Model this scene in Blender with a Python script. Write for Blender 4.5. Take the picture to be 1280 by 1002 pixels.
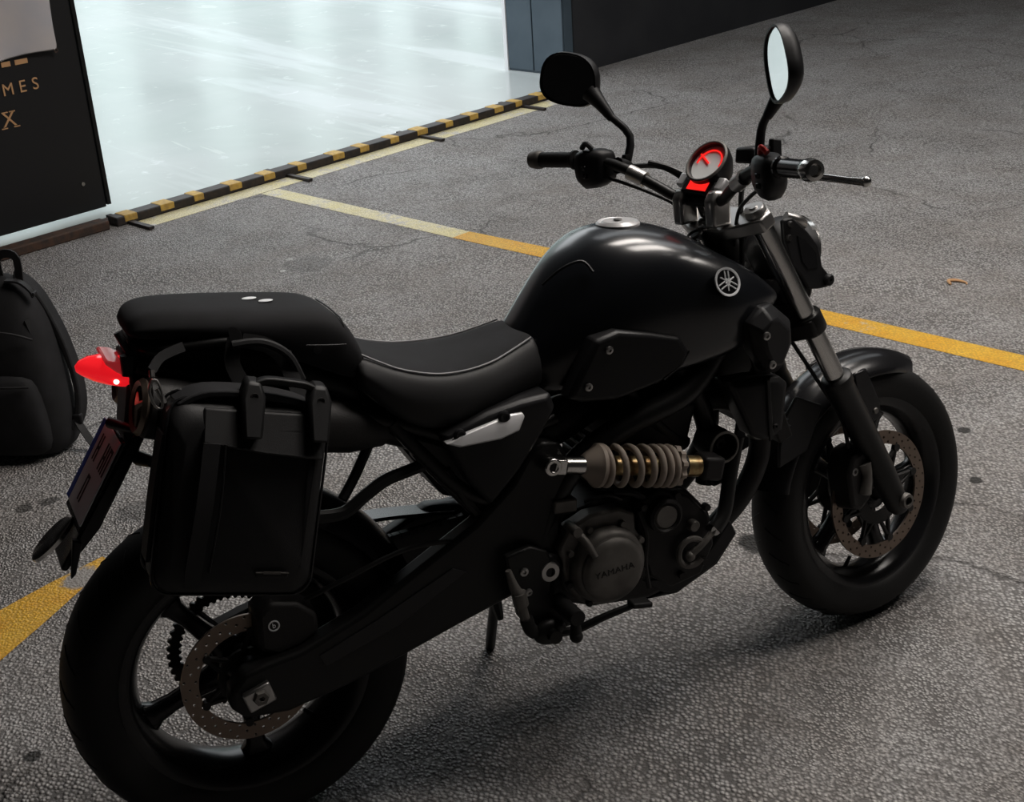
import bpy, bmesh, math, random
from mathutils import Vector, Matrix
random.seed(7)
R = math.radians
for o in list(bpy.data.objects): bpy.data.objects.remove(o, do_unlink=True)
SC = bpy.context.scene
COL = SC.collection

# ------------------------------------------------------------------ camera
FPX = 1709.7
yaw, pit, rol = R(66.67), R(24.2), R(-3.72)
fw = Vector((math.cos(yaw)*math.cos(pit), math.sin(yaw)*math.cos(pit), -math.sin(pit)))
rt = Vector((math.sin(yaw), -math.cos(yaw), 0)); up = rt.cross(fw)
r2 = rt*math.cos(rol)+up*math.sin(rol); u2 = -rt*math.sin(rol)+up*math.cos(rol)
cd = bpy.data.cameras.new('camera'); cam = bpy.data.objects.new('camera', cd); COL.objects.link(cam)
cd.sensor_fit = 'HORIZONTAL'; cd.sensor_width = 36.0; cd.lens = FPX/1280*36.0; cd.clip_end = 300
cm = Matrix((r2, u2, -fw)).transposed().to_4x4(); cm.translation = Vector((-.3674, -2.2201, 1.8317))
cam.matrix_world = cm
SC.camera = cam

# ------------------------------------------------------------------ sky / exposure
W = bpy.data.worlds.new('sky'); SC.world = W; W.use_nodes = True
bg = W.node_tree.nodes['Background']; bg.inputs[0].default_value = (.93, .97, 1.0, 1); bg.inputs[1].default_value = 1.0
SC.view_settings.view_transform = 'Standard'; SC.view_settings.look = 'None'; SC.view_settings.gamma = 1.0
SC.view_settings.use_curve_mapping = False
SC.view_settings.exposure = 1.22

# ------------------------------------------------------------------ materials
MATS = {}
def mat(name, col, rough=.5, metal=0., coat=0., bump=None, emit=None, spec=.28, var=None, trans=0., coatr=.1):
    """bump=(scale,strength,distance); var=(scale, second colour)"""
    m = bpy.data.materials.new(name); m.use_nodes = True
    nt = m.node_tree; b = nt.nodes['Principled BSDF']
    b.inputs['Base Color'].default_value = (*col, 1); b.inputs['Roughness'].default_value = rough
    b.inputs['Metallic'].default_value = metal; b.inputs['Coat Weight'].default_value = coat
    b.inputs['Coat Roughness'].default_value = coatr; b.inputs['Specular IOR Level'].default_value = spec
    b.inputs['Transmission Weight'].default_value = trans
    tc = nt.nodes.new('ShaderNodeTexCoord')
    if emit:
        b.inputs['Emission Color'].default_value = (*emit[:3], 1); b.inputs['Emission Strength'].default_value = emit[3]
    if var:
        n = nt.nodes.new('ShaderNodeTexNoise'); n.inputs['Scale'].default_value = var[0]; n.inputs['Detail'].default_value = 5
        nt.links.new(tc.outputs['Object'], n.inputs['Vector'])
        r = nt.nodes.new('ShaderNodeValToRGB'); r.color_ramp.elements[0].position = .38; r.color_ramp.elements[1].position = .66
        r.color_ramp.elements[0].color = (*col, 1); r.color_ramp.elements[1].color = (*var[1], 1)
        nt.links.new(n.outputs['Fac'], r.inputs['Fac']); nt.links.new(r.outputs['Color'], b.inputs['Base Color'])
    if bump:
        n = nt.nodes.new('ShaderNodeTexNoise'); n.inputs['Scale'].default_value = bump[0]; n.inputs['Detail'].default_value = 3
        nt.links.new(tc.outputs['Object'], n.inputs['Vector'])
        k = nt.nodes.new('ShaderNodeBump'); k.inputs['Strength'].default_value = bump[1]; k.inputs['Distance'].default_value = bump[2]
        nt.links.new(n.outputs['Fac'], k.inputs['Height']); nt.links.new(k.outputs['Normal'], b.inputs['Normal'])
    MATS[name] = m
    return m
M_TANK = mat('satin black paint', (.006, .007, .009), .36, 0, 1.0, (900, .04, .0006), coatr=.20, spec=.1)
M_PLAST = mat('black plastic', (.008, .008, .009), .46, bump=(700, .15, .0006))
M_GLOSS = mat('gloss black plastic', (.010, .010, .011), .22)
M_FRAME = mat('black frame paint', (.006, .006, .006), .42)
M_RUBBER = mat('tyre rubber', (.007, .007, .007), .6, bump=(260, .2, .0008))
M_RIM = mat('gloss black wheel paint', (.009, .009, .010), .24)
M_SUEDE = mat('black seat fabric', (.008, .008, .009), .85, bump=(1500, .4, .0006), var=(16, (.012, .012, .014)))
M_VINYL = mat('grey black seat vinyl', (.018, .018, .019), .48, bump=(1700, .5, .0006))
M_STITCH = mat('pale grey seat stitching', (.32, .32, .33), .7)
M_CHROME = mat('polished steel', (.62, .61, .59), .2, 1.0)
M_SILVER = mat('silver painted metal', (.55, .55, .56), .35, .4, bump=(900, .2, .0004))
M_ALU = mat('satin aluminium', (.42, .41, .40), .36, 1.0, bump=(600, .2, .0003))
M_DISC = mat('brown tinged brake steel', (.20, .155, .125), .42, .85, bump=(500, .2, .0003))
M_ENGINE = mat('dull grey engine cover', (.115, .108, .100), .5, .45, var=(26, (.16, .15, .14)), bump=(900, .35, .0005))
M_ENGBLK = mat('black engine casting', (.017, .016, .016), .5, .2, bump=(300, .4, .001))
M_BEIGE = mat('beige powder coated spring', (.34, .285, .24), .5, bump=(800, .2, .0004))
M_GOLD = mat('tarnished gold damper', (.42, .33, .17), .35, .9, var=(60, (.22, .12, .05)))
M_RUST = mat('rusty iron', (.085, .05, .035), .8, .2, var=(30, (.045, .036, .032)), bump=(120, .5, .002))
M_RED = mat('lit red lamp plastic', (.62, .02, .025), .12, emit=(1.0, .012, .02, .28), spec=.6)
M_REDGLOW = mat('red instrument glow', (.3, .01, .01), .3, emit=(1.0, .02, .015, .42))
M_BULB = mat('glowing lamp bulb', (.9, .3, .3), .3, emit=(1.0, .22, .18, 3.0))
M_PINK = mat('pale red lens plastic', (.42, .10, .11), .15, emit=(1.0, .05, .06, .08), spec=.6)
M_REDPL = mat('red plastic switch', (.5, .02, .015), .35)
M_MIRROR = mat('mirror glass', (.92, .93, .93), .02, 1.0)
M_GLASS = mat('clear lens', (.8, .82, .82), .06, .0, 0, spec=.7)
M_WHITE = mat('white enamel', (.72, .73, .75), .35)
M_BLUE = mat('blue plate band', (.02, .06, .45), .35)
M_INK = mat('black plate ink', (.015, .015, .015), .5)
M_CORD = mat('black nylon cloth', (.0105, .0105, .012), .78, bump=(1300, .6, .0008), var=(24, (.016, .016, .018)))
M_BAG = mat('black leatherette', (.007, .007, .0075), .45, bump=(900, .5, .0006))
M_PACK = mat('black polyester', (.012, .012, .013), .8, bump=(800, .6, .001), var=(14, (.018, .018, .02)))
M_WEB = mat('black webbing', (.015, .015, .016), .6, bump=(1200, .6, .0008))
M_HOSE = mat('black hose', (.012, .012, .012), .4)

# ------------------------------------------------------------------ mesh helpers
def catmull(P, k=6, closed=False):
    P = [Vector(p) for p in P]; n = len(P); out = []
    for i in range(n if closed else n-1):
        if closed: a, b, c, d = P[(i-1) % n], P[i], P[(i+1) % n], P[(i+2) % n]
        else: a, b, c, d = P[max(i-1, 0)], P[i], P[i+1], P[min(i+2, n-1)]
        for j in range(k):
            t = j/k
            out.append(.5*((2*b)+(c-a)*t+(2*a-5*b+4*c-d)*t*t+(-a+3*b-3*c+d)*t**3))
    if not closed: out.append(P[-1])
    return out
def lerp(a, b, t): return a+(b-a)*t
def add_loft(bm, rings, cap=True, closed=False):
    vs = [[bm.verts.new(p) for p in r] for r in rings]; n = len(rings[0]); m = len(vs)
    fs = []
    for i in range(m if closed else m-1):
        a, b = vs[i], vs[(i+1) % m]
        for j in range(n):
            fs.append(bm.faces.new((a[j], a[(j+1) % n], b[(j+1) % n], b[j])))
    if cap and not closed:
        bm.faces.new(list(reversed(vs[0]))); bm.faces.new(vs[-1])
    return fs
def add_tube(bm, pts, r, n=10, k=5, cap=True, flat=None, upv=None):
    """sweep; r float or list per control point; flat=(w,h) ribbon section instead of round"""
    P0 = [Vector(p) for p in pts]
    P = catmull(P0, k) if k > 1 and len(P0) > 2 else P0
    if isinstance(r, (list, tuple)):
        rr = []
        for i in range(len(P)):
            t = i/(len(P)-1)*(len(r)-1); a = min(int(t), len(r)-2); rr.append(lerp(r[a], r[a+1], t-a))
    else: rr = [r]*len(P)
    T = []
    for i in range(len(P)):
        T.append((P[min(i+1, len(P)-1)]-P[max(i-1, 0)]).normalized())
    nrm = Vector(upv) if upv else (Vector((0, 0, 1)) if abs(T[0].z) < .9 else Vector((1, 0, 0)))
    rings = []
    for i in range(len(P)):
        nrm = (nrm-T[i]*nrm.dot(T[i])).normalized(); bi = T[i].cross(nrm)
        if flat:
            w, h = flat; q = [(-w, -h), (w, -h), (w, h), (-w, h)]
            rings.append([P[i]+bi*a+nrm*b for a, b in q])
        else:
            rings.append([P[i]+(nrm*math.cos(2*math.pi*j/n)+bi*math.sin(2*math.pi*j/n))*rr[i] for j in range(n)])
    add_loft(bm, rings, cap)
def add_cyl(bm, p0, p1, r0, r1=None, n=24): 
    add_tube(bm, [p0, p1], [r0, r0 if r1 is None else r1], n, 1)
def add_box(bm, c, s, rot=None):
    m = Matrix.Translation(Vector(c)) @ (rot.to_4x4() if rot else Matrix()) @ Matrix.Diagonal((s[0], s[1], s[2], 1))
    bmesh.ops.create_cube(bm, size=1, matrix=m)
def add_prism(bm, pts, y0, y1, y1s=None):
    """outline in (x,z), extruded along y; y1s scales the outline about its centre at y1"""
    cx = sum(p[0] for p in pts)/len(pts); cz = sum(p[1] for p in pts)/len(pts); s = y1s or 1
    A = [(p[0], y0, p[1]) for p in pts]; B = [(cx+(p[0]-cx)*s, y1, cz+(p[1]-cz)*s) for p in pts]
    add_loft(bm, [A, B])
def add_lathe(bm, prof, c=(0, 0, 0), axis=(0, 1, 0), n=48, closed=True):
    """prof = [(radius, offset along axis)]"""
    ax = Vector(axis).normalized(); e1 = ax.orthogonal().normalized() if abs(ax.y) < .99 else Vector((1, 0, 0))
    e2 = ax.cross(e1); c = Vector(c); rings = []
    for i in range(n):
        a = 2*math.pi*i/n; d = e1*math.cos(a)+e2*math.sin(a)
        rings.append([c+d*r+ax*h for r, h in prof])
    vs = [[bm.verts.new(p) for p in r] for r in rings]; m = len(prof)
    for i in range(n):
        a, b = vs[i], vs[(i+1) % n]
        for j in range(m if closed else m-1):
            bm.faces.new((a[j], a[(j+1) % m], b[(j+1) % m], b[j]))
def add_sphere(bm, c, r, s=(1, 1, 1), n=16):
    bmesh.ops.create_uvsphere(bm, u_segments=n, v_segments=n//2+2, radius=r, matrix=Matrix.Translation(Vector(c)) @ Matrix.Diagonal((*s, 1)))
def NB(): return bmesh.new()
def link(name, bm, material, parent=None, mx=None, bevel=0, sub=0, sharp=40, segs=2, solid=0):
    bmesh.ops.remove_doubles(bm, verts=bm.verts, dist=1e-5)
    bmesh.ops.recalc_face_normals(bm, faces=bm.faces)
    me = bpy.data.meshes.new(name); bm.to_mesh(me); bm.free()
    for p in me.polygons: p.use_smooth = True
    if not sub: me.set_sharp_from_angle(angle=R(sharp))
    for m in (material if isinstance(material, (list, tuple)) else [material]): me.materials.append(m)
    o = bpy.data.objects.new(name, me); COL.objects.link(o)
    if parent: o.parent = parent
    if mx is not None: o.matrix_local = mx
    if solid:
        s = o.modifiers.new('solid', 'SOLIDIFY'); s.thickness = solid; s.offset = 0
    if bevel:
        b = o.modifiers.new('bevel', 'BEVEL'); b.width = bevel; b.segments = segs; b.limit_method = 'ANGLE'; b.angle_limit = R(30)
        b.harden_normals = False
    if sub:
        s = o.modifiers.new('sub', 'SUBSURF'); s.levels = sub; s.render_levels = sub
    return o
def tag(o, label, cat, group=None, kind=None):
    o['label'] = label
    if cat: o['category'] = cat
    if group: o['group'] = group
    if kind: o['kind'] = kind
    return o
def empty(name, loc, rot=(0, 0, 0)):
    e = bpy.data.objects.new(name, None); COL.objects.link(e); e.location = loc; e.rotation_euler = rot; e.empty_display_size = .1
    return e
def text_bm(body, size, depth, spacing=1.0):
    c = bpy.data.curves.new('lettering', 'FONT'); c.body = body; c.size = size; c.extrude = depth; c.align_x = 'CENTER'; c.align_y = 'CENTER'
    c.space_character = spacing; c.resolution_u = 4
    o = bpy.data.objects.new('lettering', c); COL.objects.link(o); bpy.context.view_layer.update()
    me = bpy.data.meshes.new_from_object(o.evaluated_get(bpy.context.evaluated_depsgraph_get()))
    b = NB(); b.from_mesh(me); bpy.data.objects.remove(o); bpy.data.curves.remove(c); bpy.data.meshes.remove(me)
    return b
def basis(o, X, Y, Z=None):
    X = Vector(X).normalized(); Y = Vector(Y); Y = (Y-X*Y.dot(X)).normalized(); Zv = X.cross(Y)
    m = Matrix((X, Y, Zv)).transposed().to_4x4(); m.translation = Vector(o); return m

# ------------------------------------------------------------------ node helper for ground surfaces
def nodes_mat(name):
    m = bpy.data.materials.new(name); m.use_nodes = True; nt = m.node_tree
    return m, nt, nt.nodes['Principled BSDF']
class NT:
    def __init__(s, nt): s.nt = nt
    def n(s, t, **kw):
        k = s.nt.nodes.new('ShaderNode'+t)
        for a, b in kw.items():
            if hasattr(k, a) and a not in ('Scale',): setattr(k, a, b)
        return k
    def l(s, a, b): s.nt.links.new(a, b)
    def noise(s, vec, scale, detail=4, rough=.6, dist=0):
        k = s.n('TexNoise'); k.inputs['Scale'].default_value = scale; k.inputs['Detail'].default_value = detail
        k.inputs['Roughness'].default_value = rough; k.inputs['Distortion'].default_value = dist
        s.l(vec, k.inputs['Vector']); return k.outputs['Fac']
    def ramp(s, fac, p0, p1, c0=(0, 0, 0), c1=(1, 1, 1)):
        k = s.n('ValToRGB'); e = k.color_ramp.elements
        e[0].position = p0; e[1].position = p1; e[0].color = (*c0, 1); e[1].color = (*c1, 1)
        s.l(fac, k.inputs['Fac']); return k.outputs['Color']
    def mix(s, fac, a, b, mode='MIX'):
        k = s.n('MixRGB'); k.blend_type = mode
        for v, i in ((fac, 0), (a, 1), (b, 2)):
            if hasattr(v, 'links'): s.l(v, k.inputs[i])
            elif i == 0: k.inputs[0].default_value = v
            else: k.inputs[i].default_value = (*v, 1)
        return k.outputs[0]
    def math(s, op, a, b=0.):
        k = s.n('Math'); k.operation = op
        for v, i in ((a, 0), (b, 1)):
            if hasattr(v, 'links'): s.l(v, k.inputs[i])
            else: k.inputs[i].default_value = v
        return k.outputs[0]
    def blot(s, vec, c, r, nz, amp=.6):
        """soft edged irregular stain mask round c"""
        d = s.n('VectorMath'); d.operation = 'DISTANCE'; s.l(vec, d.inputs[0]); d.inputs[1].default_value = (c[0], c[1], 0)
        q = s.math('DIVIDE', d.outputs['Value'], r); q = s.math('ADD', q, s.math('MULTIPLY', s.math('SUBTRACT', nz, .5), amp*2.5))
        return s.ramp(q, .75, 1.0, (1, 1, 1), (0, 0, 0))

def floor_base(N, vec):
    big = N.noise(vec, .55, 3); mid = N.noise(vec, 2.6, 6, .65, .4); fine = N.noise(vec, 26, 6, .7); grit = N.noise(vec, 210, 3, .7)
    c = N.mix(N.ramp(big, .38, .62), (.58, .56, .548), (.68, .67, .665))
    c = N.mix(N.ramp(mid, .42, .72), c, (.45, .415, .385))
    c = N.mix(N.math('MULTIPLY', N.ramp(fine, .52, .75), .55), c, (.76, .745, .73))
    c = N.mix(N.math('MULTIPLY', N.ramp(grit, .5, .72), .6), c, (.10, .095, .09))
    return c, big, mid, fine, grit
def knurl(N, vec, fine, grit):
    mp = N.n('Mapping'); mp.inputs['Rotation'].default_value = (0, 0, R(38)); mp.inputs['Scale'].default_value = (1.0, .8, 1)
    N.l(vec, mp.inputs['Vector'])
    def vor(scale, rnd, a, b_):
        v = N.n('TexVoronoi'); v.inputs['Scale'].default_value = scale; v.inputs['Randomness'].default_value = rnd
        N.l(mp.outputs[0], v.inputs['Vector']); return N.ramp(v.outputs['Distance'], a, b_, (1, 1, 1), (0, 0, 0))
    d1 = vor(104, .66, .16, .66); d2 = vor(140, .95, .14, .68)
    worn = N.ramp(N.noise(vec, 1.6, 4, .6), .42, .60)
    dots = N.mix(worn, d2, d1)
    h = N.math('ADD', N.math('MULTIPLY', dots, .9), N.math('MULTIPLY', fine, .9)); h = N.math('ADD', h, N.math('MULTIPLY', grit, .45))
    return h, dots
def floor_mat():
    m, nt, b = nodes_mat('worn ribbed concrete'); N = NT(nt); tc = N.n('TexCoord'); vec = tc.outputs['Object']
    c, big, mid, fine, grit = floor_base(N, vec)
    h, dots = knurl(N, vec, fine, grit)
    c = N.mix(N.math('MULTIPLY', N.math('SUBTRACT', 1.0, dots), .88), c, (.072, .067, .064))  # bump relief painted into the colour: shaded gaps dark, lit tops pale
    wv = N.n('VectorMath'); wv.operation = 'ADD'; nn = N.n('TexNoise'); nn.inputs['Scale'].default_value = 3; nn.inputs['Detail'].default_value = 4; N.l(vec, nn.inputs['Vector'])
    sc2 = N.n('VectorMath'); sc2.operation = 'SCALE'; sc2.inputs['Scale'].default_value = .25; N.l(nn.outputs['Color'], sc2.inputs[0]); N.l(vec, wv.inputs[0]); N.l(sc2.outputs[0], wv.inputs[1])
    ck = N.n('TexVoronoi'); ck.feature = 'DISTANCE_TO_EDGE'; ck.inputs['Scale'].default_value = .8; N.l(wv.outputs[0], ck.inputs['Vector'])
    crack = N.math('MULTIPLY', N.ramp(ck.outputs['Distance'], .002, .006, (1, 1, 1), (0, 0, 0)), N.ramp(N.noise(vec, .9, 3), .50, .56))
    c = N.mix(N.math('MULTIPLY', crack, .7), c, (.04, .037, .035)); h = N.math('SUBTRACT', h, crack)
    nz = N.noise(vec, 16, 4, .7)
    for (x, y, r, a) in ((1.41, .36, .055, .95), (2.12, .34, .022, .9), (2.31, .60, .022, .9), (-.41, .40, .022, .9), (-.215, 1.61, .03, .7), (-.285, 1.60, .03, .7),
                         (.0, 1.40, .07, .5), (1.7, .5, .02, .8), (2.5, 2.9, .1, .3), (1.1, 3.3, .12, .3)):
        c = N.mix(N.math('MULTIPLY', N.blot(vec, (x, y), r, nz), a), c, (.022, .021, .020))
    for (x, y, r, a) in ((2.05, .66, .07, .55), (2.0, .72, .05, .5), (.1, 2.6, .05, .25), (.98, 3.28, .014, .9), (.93, 2.62, .011, .9), (1.05, 3.42, .02, .6)):
        c = N.mix(N.math('MULTIPLY', N.blot(vec, (x, y), r, nz, .9), a), c, (.55, .55, .54))
    N.l(c, b.inputs['Base Color'])
    N.l(N.ramp(mid, .3, .8, (.50,)*3, (.70,)*3), b.inputs['Roughness']); b.inputs['Specular IOR Level'].default_value = .22
    k = N.n('Bump'); k.inputs['Strength'].default_value = 1.0; k.inputs['Distance'].default_value = .008
    N.l(h, k.inputs['Height']); N.l(k.outputs[0], b.inputs['Normal'])
    return m
def paint_mat(name, c0, c1, wear):
    m, nt, b = nodes_mat(name); N = NT(nt); tc = N.n('TexCoord'); vec = tc.outputs['Object']
    c, big, mid, fine, grit = floor_base(N, vec); h, dots = knurl(N, vec, fine, grit)
    p = N.mix(N.ramp(N.noise(vec, 7, 4), .35, .7), c0, c1)
    w = N.math('ADD', N.math('MULTIPLY', fine, .55), N.math('MULTIPLY', N.noise(vec, 4.5, 4), .55))
    p = N.mix(N.ramp(w, wear, wear+.07), p, c)
    p = N.mix(N.math('MULTIPLY', N.math('SUBTRACT', 1.0, dots), .45), p, (.10, .07, .03))  # same relief shade between bumps, painted into the line colour
    for (bx, by, br) in ((-.195, 1.105, .06),):
        p = N.mix(N.blot(vec, (bx, by), br, N.noise(vec, 20, 4, .7), .5), p, N.mix(.75, c, (.14, .125, .11)))
    N.l(p, b.inputs['Base Color']); b.inputs['Roughness'].default_value = .55
    k = N.n('Bump'); k.inputs['Strength'].default_value = .7; k.inputs['Distance'].default_value = .003
    N.l(h, k.inputs['Height']); N.l(k.outputs[0], b.inputs['Normal'])
    return m
def yard_mat():
    m, nt, b = nodes_mat('pale polished yard concrete'); N = NT(nt); tc = N.n('TexCoord'); vec = tc.outputs['Object']
    mp = N.n('Mapping'); mp.vector_type = 'TEXTURE'; mp.inputs['Rotation'].default_value = (0, 0, R(105)); mp.inputs['Scale'].default_value = (7.0, .9, 1); N.l(vec, mp.inputs['Vector'])
    st = N.noise(mp.outputs[0], 1.0, 5, .6, .5); big = N.noise(vec, .5, 4, .6, .6); fl = N.noise(vec, 5, 5, .7, .5)
    c = N.mix(N.ramp(big, .38, .62), (.50, .55, .535), (.58, .61, .61))
    c = N.mix(N.math('MULTIPLY', N.ramp(st, .56, .62), .7), c, (.70, .74, .76))
    c = N.mix(N.math('MULTIPLY', N.ramp(st, .34, .28), .35), c, (.34, .40, .40))
    c = N.mix(N.math('MULTIPLY', N.ramp(fl, .60, .72), .5), c, (.78, .81, .84))
    N.l(c, b.inputs['Base Color'])
    N.l(N.ramp(st, .3, .7, (.12,)*3, (.26,)*3), b.inputs['Roughness'])
    return m
M_FLOOR = floor_mat(); M_YARD = yard_mat()
M_YEL = paint_mat('worn yellow floor paint', (.72, .36, .012), (.76, .46, .04), .67)
M_YELP = paint_mat('faded cream yellow floor paint', (.74, .66, .34), (.74, .69, .50), .58)
M_WALLD = mat('dark painted masonry', (.020, .021, .024), .75, bump=(40, .3, .004), var=(3, (.028, .029, .032)))
M_WALLIN = mat('grey interior wall', (.045, .045, .047), .8, bump=(30, .3, .004))
M_CEIL = mat('grey ceiling', (.08, .08, .083), .85)
M_JAMB = mat('slate blue painted steel', (.050, .072, .092), .5, var=(5, (.062, .086, .108)), bump=(60, .2, .002))
M_GATE = mat('black gate panel paint', (.012, .012, .013), .45, bump=(80, .1, .001))
M_LETTER = mat('copper coloured lettering', (.52, .30, .15), .5)
M_BANNER = mat('greyish white banner cloth', (.50, .47, .47), .8, bump=(700, .3, .001), var=(6, (.44, .43, .46)))
M_BLKPAINT = mat('chipped black rail paint', (.020, .019, .020), .55, var=(40, (.040, .030, .026)), bump=(150, .4, .001))
M_YELRAIL = mat('scuffed yellow rail paint', (.52, .34, .08), .6, var=(45, (.36, .23, .07)))
M_FACADE = mat('pale green facade', (.42, .50, .47), .7, var=(.4, (.50, .55, .52)))
M_SKYFRAME = mat('skylight frame', (.25, .25, .26), .6)

# ------------------------------------------------------------------ hall (setting)
GA = R(22.5); GU = Vector((math.cos(GA), math.sin(GA), 0)); GN = Vector((-math.sin(GA), math.cos(GA), 0)); GO = Vector((.483, 4.765, 0))
GM = Matrix((GU, GN, Vector((0, 0, 1)))).transposed().to_4x4(); GM.translation = GO      # gate frame: u along the gate, n outwards
def gbox(name, u0, u1, n0, n1, z0, z1, m, kind='structure', label=None, parent=None, bevel=0):
    b = NB(); add_box(b, ((u0+u1)/2, (n0+n1)/2, (z0+z1)/2), (u1-u0, n1-n0, z1-z0))
    o = link(name, b, m, parent, GM if parent is None else None, bevel)
    if parent is None:
        if kind: o['kind'] = kind
        if label: o['label'] = label
    return o
def plane_obj(name, pts, m, t=.1, kind='structure', label=None):
    b = NB(); A = [Vector((*p, 0)) for p in pts]; B = [p-Vector((0, 0, t)) for p in A]; add_loft(b, [A, B]); o = link(name, b, m)
    o['kind'] = kind
    if label: o['label'] = label
    return o
def g2w(u, n): v = GO+GU*u+GN*n; return (v.x, v.y)
CE = 4.6
plane_obj('floor', [g2w(-9, -11), g2w(13, -11), g2w(13, .05), g2w(3.64, .05), g2w(3.64, -.245), g2w(-9, -.245)], M_FLOOR, .12, label='worn ribbed grey concrete hall floor with dark stains')
YP = ((-30, -.245), (3.64, -.245), (3.64, .05), (40, .05), (40, 45), (-30, 45))
b = NB(); add_loft(b, [[(*g2w(u, n), 0) for u, n in YP], [(*g2w(u, n), -.12) for u, n in YP]])
o = link('yard_floor', b, M_YARD); o['kind'] = 'structure'; o['label'] = 'pale shiny concrete yard beyond the gate'
gbox('wall_right', 3.73, 13, .05, .55, 0, CE, M_WALLD, label='dark painted wall beside the gate opening')
gbox('wall_left', -9, -.9, .05, .55, 0, CE, M_WALLD, label='dark wall behind the sliding gate panel')
gbox('wall_lintel', -.9, 3.73, .05, .55, 4.2, CE, M_WALLD, label='dark lintel wall above the gate opening')
gbox('wall_back', -9, 13, -11.2, -11, 0, CE, M_WALLIN, label='grey rear wall of the hall')
gbox('wall_west', -9.2, -9, -11, .55, 0, CE, M_WALLIN, label='grey side wall of the hall')
gbox('wall_east', 13, 13.2, -11, .55, 0, CE, M_WALLIN, label='grey far side wall of the hall')
SK = (.6, 7.0); SKN = ((-4.9, -3.7), (-2.1, -1.0))
b = NB()
for (u0, u1, n0, n1) in ((-9.2, 13.2, -11.2, SKN[0][0]), (-9.2, 13.2, SKN[0][1], SKN[1][0]), (-9.2, 13.2, SKN[1][1], .55)) + tuple((a, c, n0, n1) for n0, n1 in SKN for a, c in ((-9.2, SK[0]), (SK[1], 13.2))):
    add_box(b, ((u0+u1)/2, (n0+n1)/2, CE+.1), (u1-u0, n1-n0, .2))
o = link('ceiling', b, M_CEIL, None, GM); o['kind'] = 'structure'; o['label'] = 'grey flat ceiling with two long skylights'
for w_, (n0, n1) in enumerate(SKN):
    wn = empty('window_%d' % (w_+1), GO, (0, 0, GA)); wn['kind'] = 'structure'; wn['label'] = 'long glazed ceiling skylight with steel bars'
    for i in range(10):
        b = NB(); add_box(b, (lerp(SK[0], SK[1], i/9), (n0+n1)/2, CE+.1), (.05, n1-n0, .12)); link('glazing_bar', b, M_SKYFRAME, wn)
# jamb post with its steel cladding sheets
jb = gbox('trim_1', 3.645, 3.729, .06, .60, 0, 4.2, M_JAMB, label='slate blue steel jamb of the gate opening')
gbox('cladding_sheet', 3.632, 3.644, .065, .335, .015, 4.19, M_JAMB, parent=jb, bevel=.003)
gbox('cladding_sheet', 3.632, 3.644, .345, .575, .015, 4.19, M_JAMB, parent=jb, bevel=.003)
gbox('corner_strip', 3.626, 3.66, .58, .61, 0, 4.19, M_WHITE, parent=jb)
# buildings across the yard
def building(name, u0, u1, n0, n1, h, m, label, nu, nz):
    e = empty(name, (GM @ Vector(((u0+u1)/2, n0, 0)))); e.rotation_euler = (0, 0, GA)
    w = u1-u0; b = NB(); add_box(b, (0, (n1-n0)/2, h/2), (w, n1-n0, h)); link('wall', b, m, e)
    b = NB(); add_box(b, (0, (n1-n0)/2, h+.15), (w+.4, n1-n0+.4, .3)); link('roof', b, M_SKYFRAME, e)
    for i in range(nu):
        for j in range(nz):
            b = NB(); add_box(b, (-w/2+w*(i+.5)/nu, -.03, h*(j+.55)/nz), (w/nu*.55, .1, h/nz*.5)); wn = link('window', b, M_GLOSS, e)
    tag(e, label, 'building', None)
building('warehouse_building', -14, 5.2, 24, 30, 7, M_FACADE, 'pale green warehouse block across the yard', 6, 2)
building('office_building', 8.2, 30, 24, 31, 9, M_FACADE, 'taller pale block across the yard beside the gap', 7, 3)
building('low_shed', 6.1, 7.0, 24, 28, 8, M_FACADE, 'slim pale stair tower between the yard blocks', 1, 3)

# sliding gate panel, letters, banner
gp = empty('door_1', GO+GN*-.03, (0, 0, GA)); gp['kind'] = 'structure'; gp['label'] = 'black sliding gate panel with copper lettering'
b = NB(); add_box(b, (-2.52, .0, 2.04), (5.0, .05, 4.02)); link('panel_sheet', b, M_GATE, gp, None, .006)
b = NB(); add_box(b, (-.006, -.0, 2.04), (.02, .06, 4.0)); link('edge_channel', b, M_FRAME, gp)
b = NB(); add_lathe(b, [(0, -.006), (.009, -.006), (.011, 0), (0, 0)], (-.128, -.026, .172), (0, 1, 0), 12); link('bolt', b, M_ALU, gp)
def glet(ch, u, z, size, name='letter'):
    bb = text_bm(ch, size, .002); mx = basis((u, -.0275, z), (1, 0, 0), (0, 0, 1)); bb.transform(mx); link(name, bb, M_LETTER, gp)
for ch, u in zip('GAMES', (-.575, -.495, -.412, -.338, -.272)):
    if ch in 'MES': glet(ch, u, .688+(u+.272)*.02, .078)
glet('X', -.437, .552, .098)
for (u, z) in ((-.452, .588), (-.415, .588), (-.466, .516), (-.404, .516)):
    b = NB(); add_box(b, (u, -.0275, z), (.03, .004, .005)); link('letter_serif', b, M_LETTER, gp)
for (u0, u1) in ((-.42, -.375), (-.352, -.288)):
    b = NB(); add_box(b, ((u0+u1)/2, -.0275, .80), (u1-u0, .004, .022)); link('letter', b, M_LETTER, gp)
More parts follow.
